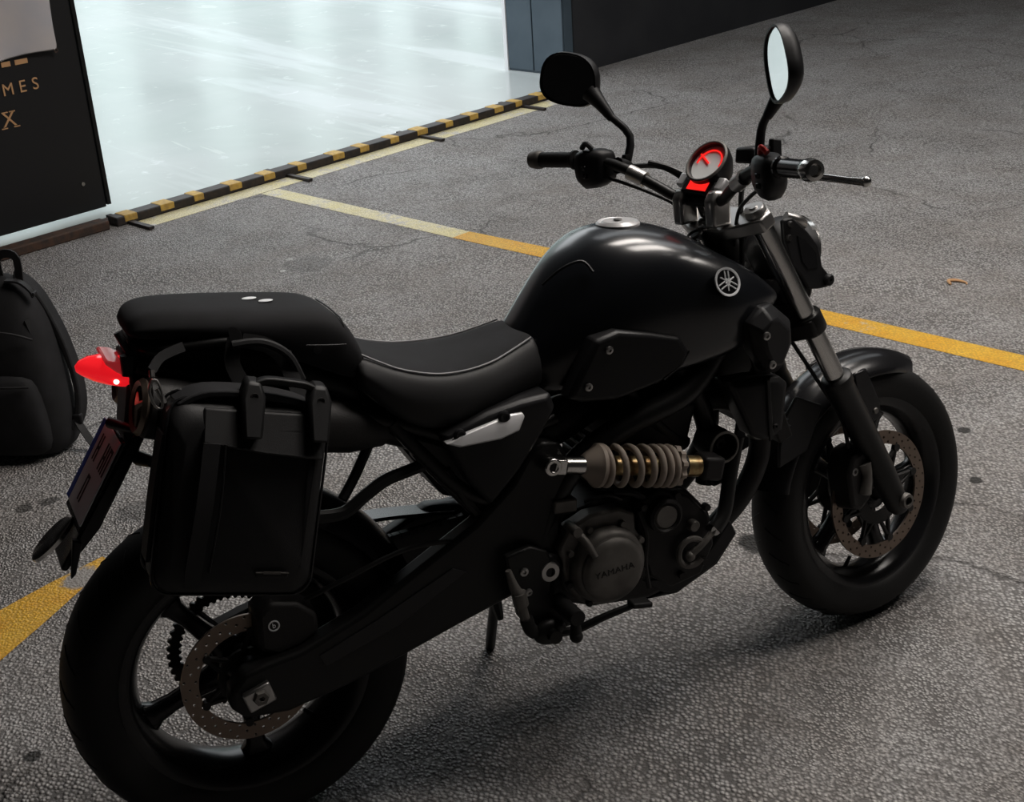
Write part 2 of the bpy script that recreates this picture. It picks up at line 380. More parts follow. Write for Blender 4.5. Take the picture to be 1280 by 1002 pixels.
# banner cloth
b = NB(); nx, nz = 40, 26; u0, u1 = -1.6, -.134
G = []
for j in range(nz+1):
    row = []
    for i in range(nx+1):
        s, t = i/nx, j/nz
        u = lerp(u0, u1, s); z = lerp(.795+.02*math.sin(s*9)+.025*max(0, s-.7)*3-(.04*max(0, .9-s) if s > .6 else .012), 2.1, t)
        u += -.022*math.sin(t*7+1.0)*s*(1 if t > .02 else 1)+.012*s
        n = -.055-.014*math.sin(s*21+t*3)*(.4+.6*(1-t))-.006*math.sin(t*13+s*5)
        row.append(b.verts.new((u, n, z)))
    G.append(row)
for j in range(nz):
    for i in range(nx): b.faces.new((G[j][i], G[j][i+1], G[j+1][i+1], G[j+1][i]))
bn = empty('hanging_banner', GO+GU*-.8+GN*-.09+Vector((0, 0, .79)), (0, 0, GA))
loc = Matrix.Translation((.8, .06, -.79))
ob = link('cloth', b, M_BANNER, bn, loc, sub=1, solid=.002)
b = NB(); add_lathe(b, [(.006, -.003), (.011, -.003), (.011, .003), (.006, .003)], (-.152, -.058, .825), (0, 1, 0), 12); link('grommet', b, M_RUST, bn, loc)
tag(bn, 'greyish white cloth banner hanging on the black gate panel', 'banner')

# rail with yellow and black blocks
rl = empty('gate_rail', GO+GN*-.290, (0, 0, GA)); tag(rl, 'low black steel gate rail with yellow painted blocks on the floor', 'rail')
b = NB(); add_box(b, (1.56, 0, .022), (3.4, .085, .044)); link('rail_bar', b, M_BLKPAINT, rl, None, .006)
b = NB(); add_box(b, (-2.08, 0, .022), (3.8, .085, .044)); link('rail_bar', b, M_RUST, rl, None, .006)
b = NB(); add_box(b, (-.4, .075, .008), (7.3, .06, .016)); link('flange', b, M_RUST, rl)
for i, u in enumerate((-.06, .15, .34, .57, .79, 1.01, 1.27, 1.46, 1.69, 1.91, 2.13, 2.34, 2.56, 2.74, 2.96  , 3.16)):
    b = NB(); w = .072+.012*math.sin(i*2.3); add_box(b, (u, .0, .030), (w, .089, .034)); link('yellow_block', b, M_YELRAIL, rl, None, .004)
for u in (.02, 1.0, 1.98, 2.86):
    b = NB(); add_box(b, (u-.09, -.12, .0095), (.028, .22, .014)); add_box(b, (u-.09, .1, .0095), (.028, .1, .014)); link('cross_tie', b, M_BLKPAINT, rl)
# painted floor lines (thin paint films)
def line_obj(name, pts, m, label, z=.0016):
    b = NB(); A = [Vector((*p, z)) for p in pts]; B = [Vector((*p, .0002)) for p in pts]; add_loft(b, [A, B]); o = link(name, b, m)
    return tag(o, label, 'floor marking')
line_obj('painted_line', [(1.336, 4.60), (1.234, 4.558), (1.766, 3.28), (1.868, 3.32)], M_YELP, 'faded cream stretch of bay line running from the gate rail')
line_obj('painted_line', [(1.868, 3.32), (1.766, 3.28), (1.975, 2.80), (2.76, .85), (3.1, .02), (3.22, .06), (2.87, .90), (2.085, 2.84)], M_YEL, 'bright yellow bay line passing behind the motorcycle front wheel')
line_obj('painted_line', [g2w(-.05, -.47), g2w(3.25, -.47), g2w(3.25, -.335), g2w(-.05, -.335)], M_YELP, 'pale yellow strip along the gate rail')
line_obj('painted_line', [(-.9, .50), (-.84, .40), (-.304, .942), (-.184, 1.07), (-.10, 1.12), (-.128, 1.19), (-.28, 1.119), (-.408, 1.049), (-.75, .73)], M_YEL, 'worn yellow floor patch beside the rear tyre')
b = NB(); add_tube(b, [(3.12, 1.59, .006), (3.135, 1.62, .008), (3.165, 1.61, .007), (3.18, 1.575, .005), (3.17, 1.56, .004)], [.004, .007, .006, .004, .002], 8, 4)
tag(link('orange_peel_scrap', b, M_LETTER), 'small curled orange scrap lying on the bare floor', 'scrap')

# warm ceiling lamp panels of the hall (out of view, beyond the front wheel)
M_TUBE = mat('warm lamp diffuser', (.9, .88, .82), .4, emit=(1.0, .93, .865, 8.5))
for i, (x, y, lab) in enumerate(((2.4, 1.25, 'gate'), (2.8, .0, 'motorcycle front wheel'), (4.4, -1.0, 'rear wall'))):
    e = empty('ceiling_lamp', (x, y, 4.3), (0, 0, R(22)))
    LW = 2.2 if i < 2 else 1.5
    b = NB(); add_box(b, (0, 0, .04), (LW, .8, .06)); link('housing', b, M_WHITE, e, None, .01)
    b = NB(); add_box(b, (0, 0, .004), (LW-.1, .7, .012)); link('diffuser', b, M_TUBE, e)
    for sx in (-.6, .6):
        b = NB(); add_cyl(b, (sx, 0, .07), (sx, 0, .30), .005, n=8); link('suspension_wire', b, M_ALU, e)
    tag(e, 'white flat lamp panel hanging from the ceiling nearest the '+lab, 'lamp', 'hall ceiling lamps')

# ================================================================== MOTORCYCLE
LEAN = R(4.8); WB = 1.463; RR = .333; FR = .300; STA = R(9.86); RK = R(25)
BIKE = Matrix.Rotation(-LEAN, 4, 'X')
MOTO = empty('motorcycle', (0, 0, 0), (-LEAN, 0, 0))
tag(MOTO, 'black naked motorcycle with red tail light parked on its side stand', 'motorcycle')
AX = Vector((-math.sin(RK), 0, math.cos(RK))); A0 = Vector((1.560, 0, 0))
STEER = Matrix.Translation(A0) @ Matrix.Rotation(STA, 4, AX) @ Matrix.Translation(-A0)
def part(name, bm, m, steer=False, **kw): return link(name, bm, m, MOTO, STEER if steer else None, **kw)
def subp(name, bm, m, par, **kw): return link(name, bm, m, par, None, **kw)
def bolt(par, p, r=.008, d=(0, -1, 0), m=None, h=.004):
    b = NB(); add_lathe(b, [(0, -.001), (r, -.001), (r, h*.7), (r*.8, h), (r*.45, h), (r*.42, h*.2), (0, h*.2)], p, d, 12, False)
    return subp('bolt', b, m or M_ALU, par)
def arc(c, r, a0, a1, n, y=0.): return [Vector((c[0]+r*math.cos(R(lerp(a0, a1, i/n))), y, c[1]+r*math.sin(R(lerp(a0, a1, i/n))))) for i in range(n+1)]

def drilled_disc(bm, c, r0, r1, y0, y1, na, nr, skip=lambda i, j: (i+j) % 2):
    cx, cz = c
    def P(r, a, y): return (cx+r*math.cos(a), y, cz+r*math.sin(a))
    for i in range(na):
        for j in range(nr):
            a0, a1 = 2*math.pi*i/na, 2*math.pi*(i+1)/na; ra, rb = lerp(r0, r1, j/nr), lerp(r0, r1, (j+1)/nr)
            am, rm = (a0+a1)/2, (ra+rb)/2
            o8 = [(ra, a0), (ra, am), (ra, a1), (rm, a1), (rb, a1), (rb, am), (rb, a0), (rm, a0)]
            if skip(i, j):
                for y in (y0, y1): bm.faces.new([bm.verts.new(P(r, a, y)) for r, a in o8])
            else:
                hr = min(rb-ra, rm*(a1-a0))*.27
                h8 = []
                for (r, a) in o8:
                    d = Vector(((a-am)*rm, r-rm)).normalized()*hr; h8.append((rm+d.y, am+d.x/rm))
                V = {}
                for y in (y0, y1): V[y] = ([bm.verts.new(P(r, a, y)) for r, a in o8], [bm.verts.new(P(r, a, y)) for r, a in h8])
                for y in (y0, y1):
                    O, H = V[y]
                    for k in range(8): bm.faces.new((O[k], O[(k+1) % 8], H[(k+1) % 8], H[k]))
                for k in range(8): bm.faces.new((V[y0][1][k], V[y0][1][(k+1) % 8], V[y1][1][(k+1) % 8], V[y1][1][k]))
    for r in (r0, r1):
        for i in range(na*2):
            a0, a1 = math.pi*i/na, math.pi*(i+1)/na
            bm.faces.new([bm.verts.new(P(r, a, y)) for a, y in ((a0, y0), (a1, y0), (a1, y1), (a0, y1))])
def spoke_bm(c, ang, r0, r1, w, t):
    b = NB(); ca, sa = math.cos(R(ang)), math.sin(R(ang)); rings = []
    for f, wm, tm in ((0, 1.7, 1.25), (.12, 1.15, 1.1), (.35, .85, .95), (.65, .75, .9), (.85, .95, .95), (.95, 1.5, 1.0), (1.0, 2.3, 1.05)):
        r = lerp(r0, r1, f); ww = w*wm; tt = t*tm
        q = [(-ww, -tt*.6), (-ww*.6, -tt), (ww*.6, -tt), (ww, -tt*.6), (ww, tt*.6), (ww*.6, tt), (-ww*.6, tt), (-ww, tt*.6)]
        rings.append([(c[0]+ca*r-sa*a, y, c[1]+sa*r+ca*a) for a, y in q])
    add_loft(b, rings); return b
def wheel(name, c, Rt, tw, rim, rw, a0, steer, hub):
    C = (c[0], 0, c[1])
    b = NB()
    add_lathe(b, [(rim, -rw), (rim, -rw+.007), (rim-.012, -rw+.012), (rim-.026, -rw*.45), (rim-.028, 0), (rim-.026, rw*.45), (rim-.012, rw-.012), (rim, rw-.007), (rim, rw),
                  (rim-.016, rw-.001), (rim-.024, rw-.010), (rim-.036, rw*.55), (rim-.042, .018), (rim-.042, -.018), (rim-.036, -rw*.55), (rim-.024, -rw+.010), (rim-.016, -rw+.001)], C, n=72)
    add_lathe(b, [(.016, -hub), (.034, -hub), (.040, -hub*.7), (.048, -.03), (.048, .03), (.040, hub*.7), (.034, hub), (.016, hub)], C, n=32)
    w = part(name, b, M_RIM, steer, sharp=50)
    for k in range(5): subp('spoke', spoke_bm(c, a0+72*k, .04, rim-.036, .020, .019), M_RIM, w, sharp=60)
    b = NB(); h = Rt-rim
    prof = [(rim-.006, -rw+.003), (rim+h*.12, -tw*.90), (rim+h*.32, -tw*.985), (rim+h*.52, -tw), (rim+h*.70, -tw*.93), (rim+h*.84, -tw*.76), (rim+h*.94, -tw*.50), (Rt-.0012, -tw*.24), (Rt, 0)]
    prof = prof+[(r, -y) for r, y in reversed(prof[:-1])]+[(rim-.01, rw*.5), (rim-.01, -rw*.5)]
    add_lathe(b, prof, C, n=96); ty = subp('tyre', b, M_RUBBER, w, sharp=60)
    # tread sipes: shallow raised blocks between grooves on the shoulder
    b = NB(); n = 30
    for i in range(n):
        for s in (-1, 1):
            a = 2*math.pi*(i+(.5 if s > 0 else 0))/n; pts = []
            for f in (0., .33, .66, 1.):
                yy = s*tw*lerp(.12, .80, f); q = abs(yy)/tw
                rr = Rt*(1) - (h*.06*(q/.5)**2 if q < .5 else h*.06+h*.10*((q-.5)/.26)**1.3) + .0004
                aa = a+.10*f; pts.append((c[0]+rr*math.cos(aa), yy, c[1]+rr*math.sin(aa)))
            add_tube(b, pts, .0011, 4, 1)
    g = subp('tread_sipes', b, M_RUBBER, w); g['kind'] = 'stuff'
    b = NB(); a = R(a0+36+144); rr = rim-.03
    p0 = Vector((c[0]+rr*math.cos(a), 0, c[1]+rr*math.sin(a))); p1 = Vector((c[0]+(rr-.035)*math.cos(a), -.012, c[1]+(rr-.035)*math.sin(a)))
    add_tube(b, [p0, p1], [.006, .004], 8, 1); subp('valve', b, M_RUBBER, w)
    return w
# ---------------- rear wheel
rw_ = wheel('rear_wheel', (0, RR), RR, .083, .240, .070, 126, False, .075)
b = NB(); drilled_disc(b, (0, RR), .096, .129, -.074, -.069, 44, 3, lambda i, j: (i+j) % 2); subp('brake_disc', b, M_DISC, rw_, sharp=50)
b = NB(); 
add_lathe(b, [(.045, -.074), (.060, -.074), (.060, -.066), (.045, -.066)], (0, 0, RR), n=32)
for k in range(6):
    a = R(60*k+20); 
    for da in (-.16, .16):
        add_tube(b, [(.055*math.cos(a+da*1.5), -.070, RR+.055*math.sin(a+da*1.5)), (.097*math.cos(a), -.070, RR+.097*math.sin(a))], .0055, 6, 1)
    add_cyl(b, (.094*math.cos(a), -.078, RR+.094*math.sin(a)), (.094*math.cos(a), -.064, RR+.094*math.sin(a)), .008, n=12)
subp('disc_carrier', b, M_ENGBLK, rw_)
b = NB(); n = 46; ring = []
for i in range(n*4):
    a = 2*math.pi*i/(n*4); r = .127 if i % 4 in (1, 2) else .121; ring.append((r*math.cos(a), RR+r*math.sin(a)))
add_loft(b, [[(x, .068, z) for x, z in ring], [(x, .075, z) for x, z in ring], [(x*.82, .075, RR+(z-RR)*.82) for x, z in ring], [(x*.82, .068, RR+(z-RR)*.82) for x, z in ring]], False, True)
for k in range(5): 
    a = R(72*k+50); add_tube(b, [(.04*math.cos(a), .071, RR+.04*math.sin(a)), (.105*math.cos(a), .071, RR+.105*math.sin(a))], [.012, .008], 6, 1)
subp('sprocket', b, M_FRAME, rw_, sharp=30)
# chain run on the far side
b = NB()
for (p, q) in (((0, .071, RR+.125), (.60, .071, .47)), ((0, .071, RR-.125), (.60, .071, .38))):
    p, q = Vector(p), Vector(q); n = 34
    for i in range(n):
        c0 = p.lerp(q, (i+.5)/n); d = (q-p).normalized(); add_box(b, c0, (.016, .014, .011), d.to_track_quat('X', 'Z').to_matrix())
ch = part('drive_chain', b, M_FRAME); ch['kind'] = 'stuff'
b = NB(); add_tube(b, [(.02, .10, .505), (.2, .10, .515), (.34, .105, .505), (.50, .108, .475)], .01, 6, 4, flat=(.028, .004), upv=(0, 0, 1)); cg = part('chain_guard', b, M_GLOSS, bevel=.002)
# ---------------- swingarm
SWR = [(.022, .385), (.09, .39), (.215, .43), (.335, .487), (.458, .545), (.54, .606), (.585, .662), (.612, .676), (.648, .668), (.662, .64), (.660, .585), (.640, .50), (.625, .42), (.600, .38), (.52, .372), (.40, .345), (.28, .315), (.165, .29), (.05, .274), (-.03, .286), (-.055, .315), (-.05, .35), (-.02, .378)]
b = NB(); add_prism(b, SWR, -.092, -.140); sw = part('swingarm', b, M_FRAME, bevel=.010, segs=3)
b = NB(); add_prism(b, [(-.05, .36), (.03, .38), (.25, .425), (.45, .50), (.60, .47), (.60, .38), (.40, .345), (.165, .29), (-.03, .286), (-.055, .315)], .094, .135); subp('far_arm', b, M_FRAME, sw, bevel=.008)
b = NB(); add_box(b, (.56, 0, .47), (.09, .2, .12)); add_cyl(b, (.594, -.165, .42), (.594, .16, .42), .03, n=24); subp('cross_tube', b, M_FRAME, sw, bevel=.01)
b = NB(); add_prism(b, [(.12, .372), (.24, .41), (.40, .47), (.43, .455), (.28, .385), (.13, .345)], -.1395, -.1425); subp('pressed_rib', b, M_GLOSS, sw, bevel=.001)
b = NB(); add_box(b, (-.002, -.146, RR-.004), (.054, .014, .042), Matrix.Rotation(R(-14), 3, 'Y')); ab = subp('axle_block', b, M_ALU, sw, bevel=.004)
b = NB(); add_lathe(b, [(0, .152), (.006, .160), (.013, .160), (.016, .156), (.016, .150), (0, .150)], (0, 0, RR-.003), (0, -1, 0), 6, False); subp('axle_nut', b, M_ENGINE, sw)
b = NB(); add_cyl(b, (0, -.15, RR), (0, .15, RR), .011, n=16); subp('axle', b, M_ALU, sw)
# pivot cover
b = NB(); add_lathe(b, [(0, .165), (.010, .165), (.010, .171), (.019, .171), (.021, .166), (.021, .15), (0, .15)], (.590, 0, .417), (0, -1, 0), 24, False); subp('pivot_cap', b, M_ALU, sw)
# ---------------- rear caliper
b = NB(); add_prism(b, [(.015, .40), (.022, .475), (.05, .497), (.105, .480), (.14, .445), (.138, .405), (.10, .385), (.05, .378)], -.048, -.118, .92); rc = part('rear_caliper', b, M_ENGBLK, bevel=.008)
b = NB(); add_lathe(b, [(.0085, .0), (.011, .0), (.011, .0015), (.0085, .0015)], (.052, -.118, .446), (0, -1, 0), 20); subp('caliper_emblem', b, M_WHITE, rc)
b = text_bm('b', .014, .0006); b.transform(basis((.052, -.1186, .446), (1, 0, 0), (0, 0, 1))); subp('caliper_emblem', b, M_WHITE, rc)
b = NB(); add_tube(b, [(.12, -.10, .47), (.20, -.12, .50), (.33, -.13, .53), (.46, -.125, .50), (.53, -.13, .43)], .005, 8); subp('brake_hose', b, M_HOSE, rc)
# ---------------- rear hugger and tail fender
def arch(c, r, a0, a1, hw, drop, n=16, thick=.004, taper=None):
    b = NB(); rings = []
    for i in range(n+1):
        t = i/n; a = R(lerp(a0, a1, t)); w = hw*(taper(t) if taper else 1); top = []; bot = []
        for f in (-1, -.92, -.7, -.35, 0, .35, .7, .92, 1):
            d = drop*(abs(f)**3); rr = r-d
            top.append((c[0]+rr*math.cos(a), f*w, c[1]+rr*math.sin(a))); bot.append((c[0]+(rr-thick)*math.cos(a), f*w*.97, c[1]+(rr-thick)*math.sin(a)))
        rings.append(top+bot[::-1])
    add_loft(b, rings); return b
hg = part('rear_hugger', arch((0, RR), .368, 14, 82, .088, .05), M_GLOSS, sharp=60)
# ---------------- frame and subframe
b = NB()
add_tube(b, [(1.14, -.03, .90), (1.06, -.09, .80), (.95, -.12, .70), (.80, -.125, .66), (.68, -.12, .60), (.60, -.115, .48), (.58, -.11, .36)], .026, 12)
add_tube(b, [(1.14, .03, .90), (1.06, .09, .80), (.95, .12, .70), (.80, .125, .66), (.68, .12, .60), (.60, .115, .48), (.58, .11, .36)], .026, 12)
add_tube(b, [(.93, -.10, .76), (.99, -.085, .66), (1.012, -.085, .57), (1.0, -.085, .47)], .022, 12)
add_tube(b, [(.93, .10, .76), (.99, .085, .66), (1.012, .085, .57), (1.0, .085, .47)], .022, 12)
add_tube(b, [(.80, -.10, .76), (.88, -.09, .64), (.955, -.085, .57)], .016, 10)
fr = part('frame', b, M_FRAME)
b = NB(); add_cyl(b, A0+AX*.90+Vector((0, 0, 0)), A0+AX*1.06, .034, n=24); subp('steering_head', b, M_FRAME, fr)
b = NB(); add_lathe(b, [(.0, .10), (.026, .10), (.029, .102), (.029, .145), (.034, .147), (.034, .08), (0, .08)], (1.012, 0, .566), (0, -1, 0), 32, False); subp('frame_tube_end', b, M_FRAME, fr)
b = NB(); add_lathe(b, [(.0295, .140), (.0335, .140), (.0345, .1475), (.030, .1485)], (1.012, 0, .566), (0, -1, 0), 32); subp('end_ring', b, M_ENGINE, fr)
b = NB(); add_lathe(b, [(0, .10), (.012, .10), (.012, .118), (.006, .118), (.005, .108), (0, .108)], (1.022, 0, .562), (0, -1, 0), 6, False); subp('mount_bolt', b, M_ENGBLK, fr)
b = NB(); add_prism(b, [(.985, .545), (1.035, .53), (1.045, .50), (1.03, .475), (1.0, .47), (.985, .49)], -.095, -.120); subp('engine_mount', b, M_FRAME, fr, bevel=.006)
b = NB()
for s in (-1, 1):
    add_tube(b, [(.66, s*.10, .70), (.50, s*.11, .70), (.36, s*.105, .76), (.20, s*.09, .84), (.02, s*.07, .92), (-.09, s*.05, .965)], .014, 10)
    add_tube(b, [(.56, s*.115, .55), (.46, s*.115, .60), (.38, s*.11, .70), (.33, s*.105, .775)], .014, 10)
    add_tube(b, [(.52, s*.12, .50), (.47, s*.118, .56), (.42, s*.115, .66)], .010, 8)
add_tube(b, [(.30, -.09, .76), (.25, -.10, .69), (.215, -.115, .655)], .010, 8)
add_tube(b, [(.45, -.09, .68), (.36, -.10, .672), (.30, -.115, .67), (.255, -.125, .655), (.21, -.13, .635), (.16, -.13, .64)], .0125, 8)
sf = part('subframe', b, M_FRAME)
b = NB(); add_prism(b, [(.30, .80), (.40, .76), (.52, .70), (.50, .56), (.43, .58), (.36, .70)], -.06, .06); subp('battery_box', b, M_PLAST, sf, bevel=.01)
b = NB(); add_prism(b, [(.37, .74), (.44, .70), (.51, .58), (.47, .54), (.415, .62), (.36, .70)], -.085, -.115); subp('gusset_plate', b, M_FRAME, sf, bevel=.006)
# ---------------- twin silencers
for s, nm in ((-1, 'silencer'), (1, 'silencer')):
    b = NB(); A = Vector((-.10, s*.098, .905)); B = Vector((.32, s*.082, .755)); d = (B-A).normalized()
    add_lathe(b, [(0, 0), (.030, 0), (.040, -.006), (.052, .004), (.054, .03), (.054, .30), (.048, .38), (.030, .445), (0, .445)], A, d, 36, False)
    si = part(nm, b, M_ENGBLK)
    b = NB(); add_lathe(b, [(.036, -.008), (.044, -.012), (.050, -.004), (.046, .004)], A, d, 36); subp('end_ring', b, M_DISC, si)
    b = NB()
    for k in range(3):
        a = R(120*k+30); e1 = Vector((0, 1, 0)); e2 = d.cross(e1)
        add_tube(b, [A+d*-.004+(e1*math.cos(a)+e2*math.sin(a))*.002, A+d*-.004+(e1*math.cos(a)+e2*math.sin(a))*.034], [.010, .004], 6, 1)
    subp('outlet_star', b, M_DISC, si)
    b = NB(); add_tube(b, [B-d*.02, Vector((.40, s*.06, .70)), Vector((.48, s*.03, .60)), Vector((.56, 0, .50))], .022, 10); subp('link_pipe', b, M_ENGBLK, si)
# ---------------- tank
def station_loft(st, prof, name, mats, sub=2, endcap=True, split=None):
    b = NB(); rings = []
    for s in st:
        h = prof(*s[1:]); full = [(s[0], -y, z) for y, z in h]+[(s[0], y, z) for y, z in reversed(h[1:-1])]
        rings.append(full)
    fs = add_loft(b, rings, endcap)
    if split:
        n = len(rings[0])
        for q, f in enumerate(fs):
            j = q % n
            if split(j, n): f.material_index = 1
    return b
def tank_prof(zt, ys, zs, hw, zm, yb, zb):
    return [(0, zt), (ys*.55, zt-.002+(zs-zt)*.25), (ys, zs), (lerp(ys, hw, .55)+.004, lerp(zs, zm, .42)+.004), (hw, zm), (hw-.006, lerp(zm, zb, .45)), (yb, zb+.012), (yb-.035, zb), (0, zb)]
TS = [(.622, .862, .045, .852, .088, .80, .088, .750), (.635, .880, .048, .872, .095, .81, .095, .742), (.68, .938, .050, .928, .116, .835, .11, .738), (.73, .993, .056, .983, .136, .862, .128, .735), (.79, 1.030, .085, 1.012, .152, .882, .14, .735),
      (.85, 1.040, .105, 1.014, .161, .890, .148, .735), (.92, 1.034, .118, 1.002, .166, .887, .15, .738), (1.0, 1.004, .122, .974, .169, .878, .152, .745), (1.055, .966, .118, .950, .168, .868, .152, .752),
      (1.10, .915, .104, .935, .155, .860, .142, .768), (1.145, .860, .102, .895, .136, .853, .122, .800), (1.172, .838, .098, .862, .118, .846, .108, .822), (1.180, .836, .092, .850, .108, .843, .102, .826)]
tk = part('fuel_tank', station_loft(TS, tank_prof, 'fuel_tank', M_TANK), M_TANK, sub=2)
b = NB(); add_lathe(b, [(0, .004), (.030, .005), (.034, .001), (.040, .004), (.044, 0), (.044, -.012), (0, -.012)], (.880, 0, 1.033), (.06, 0, 1), 40, False); subp('filler_cap', b, M_SILVER, tk)
b = NB(); add_lathe(b, [(0, .006), (.008, .006), (.009, .004), (0, .004)], (.880, 0, 1.035), (.06, 0, 1), 16, False); subp('cap_lock', b, M_ALU, tk)
# rear tank notch trim
b = NB(); add_tube(b, [(.682, -.05, .955), (.715, -.072, .985), (.752, -.086, .995), (.765, -.105, .975)], .0028, 6); subp('trim_edge', b, M_PLAST, tk)
# emblem: ring with three crossed tuning forks
EO = Vector((1.020, -.1690, .918)); EX = Vector((.985, .03, -.17)).normalized(); EY = Vector((.15, .42, .89))
em = basis(EO, EX, EY)
b = NB(); add_lathe(b, [(.0245, -.001), (.0275, 0), (.0290, .0), (.0290, -.003), (.0245, -.003)], (0, 0, .004), (0, 0, 1), 40); b.transform(em); eb = subp('emblem_ring', b, M_WHITE, tk)
b = NB()
for k in range(3):
    a = R(90+120*k); d = Vector((math.cos(a), math.sin(a), 0)); pz = Vector((-d.y, d.x, 0)); z = Vector((0, 0, .0025))
    add_tube(b, [z-d*.018, z+d*.006], .0016, 6, 1)
    for s in (-1, 1): add_tube(b, [z+d*.004+pz*s*.0042, z+d*.022+pz*s*.0042], .0016, 6, 1)
    add_tube(b, [z+d*.005-pz*.005, z+d*.005+pz*.005], .0016, 6, 1)
b.transform(em); subp('emblem_forks', b, M_WHITE, tk)
b = NB(); add_lathe(b, [(0, .0015), (.0265, .0015), (.0265, -.006), (0, -.006)], (0, 0, 0), (0, 0, 1), 32, False); b.transform(em); subp('emblem_base', b, M_GLOSS, tk)
b = NB(); add_sphere(b, (1.125, -.128, .872), .011, (1.1, .5, .9)); subp('tank_dent_cap', b, M_TANK, tk)
# side infill panels below the tank
for s in (-1, 1):
    b = NB(); PN = [(.728, .861), (.776, .870), (.85, .850), (.912, .829), (.931, .793), (.919, .771), (.861, .746), (.763, .733), (.691, .744), (.665, .756)]
    rings = [[(x, s*y, z) for x, z in PN] for y in (.12,)]
    cx, cz = .80, .80
    rings.append([(x, s*(.162-.09*max(0, .73-x)), z) for x, z in PN]); rings.append([(cx+(x-cx)*.93, s*(.170-.09*max(0, .73-x)), cz+(z-cz)*.9) for x, z in PN])
    add_loft(b, rings); sp = part('tank_side_cover', b, M_PLAST, bevel=.004)
    if s < 0:
        bolt(sp, (.753, -.1705, .838), .008); bolt(sp, (.705, -.168, .774), .008)
        b = NB(); add_tube(b, [(.930, -.166, .796), (.905, -.168, .772), (.868, -.169, .752)], .0025, 6); subp('cover_crease', b, M_PLAST, sp)
# ---------------- rider seat
def seat_prof(zt, zb, hw):
    return [(0, zt), (hw*.55, zt+.001), (hw-.022, zt-.006), (hw-.008, zt-.020), (hw+.004, zt-.05 if zt-zb > .1 else lerp(zt, zb, .45)), (hw+.006, lerp(zt, zb, .62)), (hw-.004, zb+.006), (hw-.03, zb), (0, zb)]
SS = [(.270, .915, .85, .118), (.285, .922, .845, .125), (.32, .900, .80, .135), (.36, .878, .762, .142), (.42, .858, .738, .147), (.48, .850, .745, .142), (.54, .851, .757, .130), (.59, .860, .762, .115), (.635, .871, .762, .102), (.652, .868, .765, .096)]
st = part('rider_seat', station_loft(SS, seat_prof, 'seat', None, split=lambda j, n: j in (0, 1, n-1, n-2)), [M_VINYL, M_SUEDE], sub=2)
for s in (-1, 1):
    b = NB(); add_tube(b, [(x, s*(hw-.0225), zt-.0045) for x, zt, zb, hw in SS[1:-1]], .0022, 6, 6); subp('seat_stitching', b, M_STITCH, st)
# ---------------- pillion seat
def pill_prof(zt, zb, hw):
    return [(0, zt), (hw*.6, zt-.001), (hw-.018, zt-.008), (hw-.003, zt-.024 if zt-zb > .05 else lerp(zt, zb, .5)), (hw, lerp(zt, zb, .6)), (hw-.008, zb+.004), (hw-.03, zb), (0, zb)]
PS = [(-.098, 1.036, 1.018, .066), (-.086, 1.052, 1.014, .085), (-.06, 1.060, 1.008, .096), (0, 1.053, .998, .105), (.1, 1.034, .966, .114), (.18, 1.018, .922, .119), (.235, 1.006, .888, .121), (.266, .990, .872, .119), (.288, .955, .864, .113), (.300, .915, .862, .104), (.303, .89, .866, .098)]
ps = part('pillion_seat', station_loft(PS, pill_prof, 'pillion', None), M_SUEDE, sub=2)
b = NB(); add_tube(b, [(.19, -.1215, .958), (.23, -.1225, .950), (.262, -.1205, .944)], .0012, 5); subp('seat_seam', b, M_VINYL, ps)
b = NB(); add_tube(b, [(.2655, -.112, .93), (.2665, -.100, .978), (.266, -.06, .987), (.266, 0, .989), (.266, .06, .987)], .0016, 6, 6); subp('seat_seam', b, M_VINYL, ps)
for (x, y, a) in ((.130, .0, 20), (.154, -.022, 20)):
    b = NB(); add_sphere(b, (0, 0, 0), .0145, (1.0, .62, .10)); b.transform(Matrix.Translation((x, y, 1.0305-.0015-(x-.132)*.18)) @ Matrix.Rotation(R(-8), 4, 'Y').inverted() @ Matrix.Rotation(R(a), 4, 'Z')); subp('white_emblem', b, M_WHITE, ps)
b = NB(); add_lathe(b, [(0, 0), (.008, 0), (.008, .0012), (0, .0012)], (.12, -.118, .985), (0, -1, 0), 12, False); b.transform(Matrix.Translation((.09, 0, -.04))); subp('sewn_tag', b, M_PLAST, ps)
# ---------------- tail unit
def tail_prof(zt, zb, hw): return [(0, zt), (hw*.8, zt), (hw, zt-.012), (hw*.92, lerp(zt, zb, .6)), (hw*.7, zb), (0, zb)]
tl = part('tail_fairing', station_loft([(-.105, 1.012, .965, .045), (-.06, 1.008, .94, .066), (.05, .985, .90, .078), (.16, .935, .85, .084), (.26, .87, .79, .086), (.31, .85, .78, .08)], tail_prof, 't', None), M_PLAST, sub=1)
b = NB(); add_tube(b, [(.16, -.112, .945), (.08, -.112, .985), (.0, -.100, .992), (-.06, -.080, .992), (-.082, 0, .99), (-.06, .080, .992), (.0, .100, .992), (.16, .112, .945)], .009, 10); subp('grab_rail', b, M_FRAME, tl)
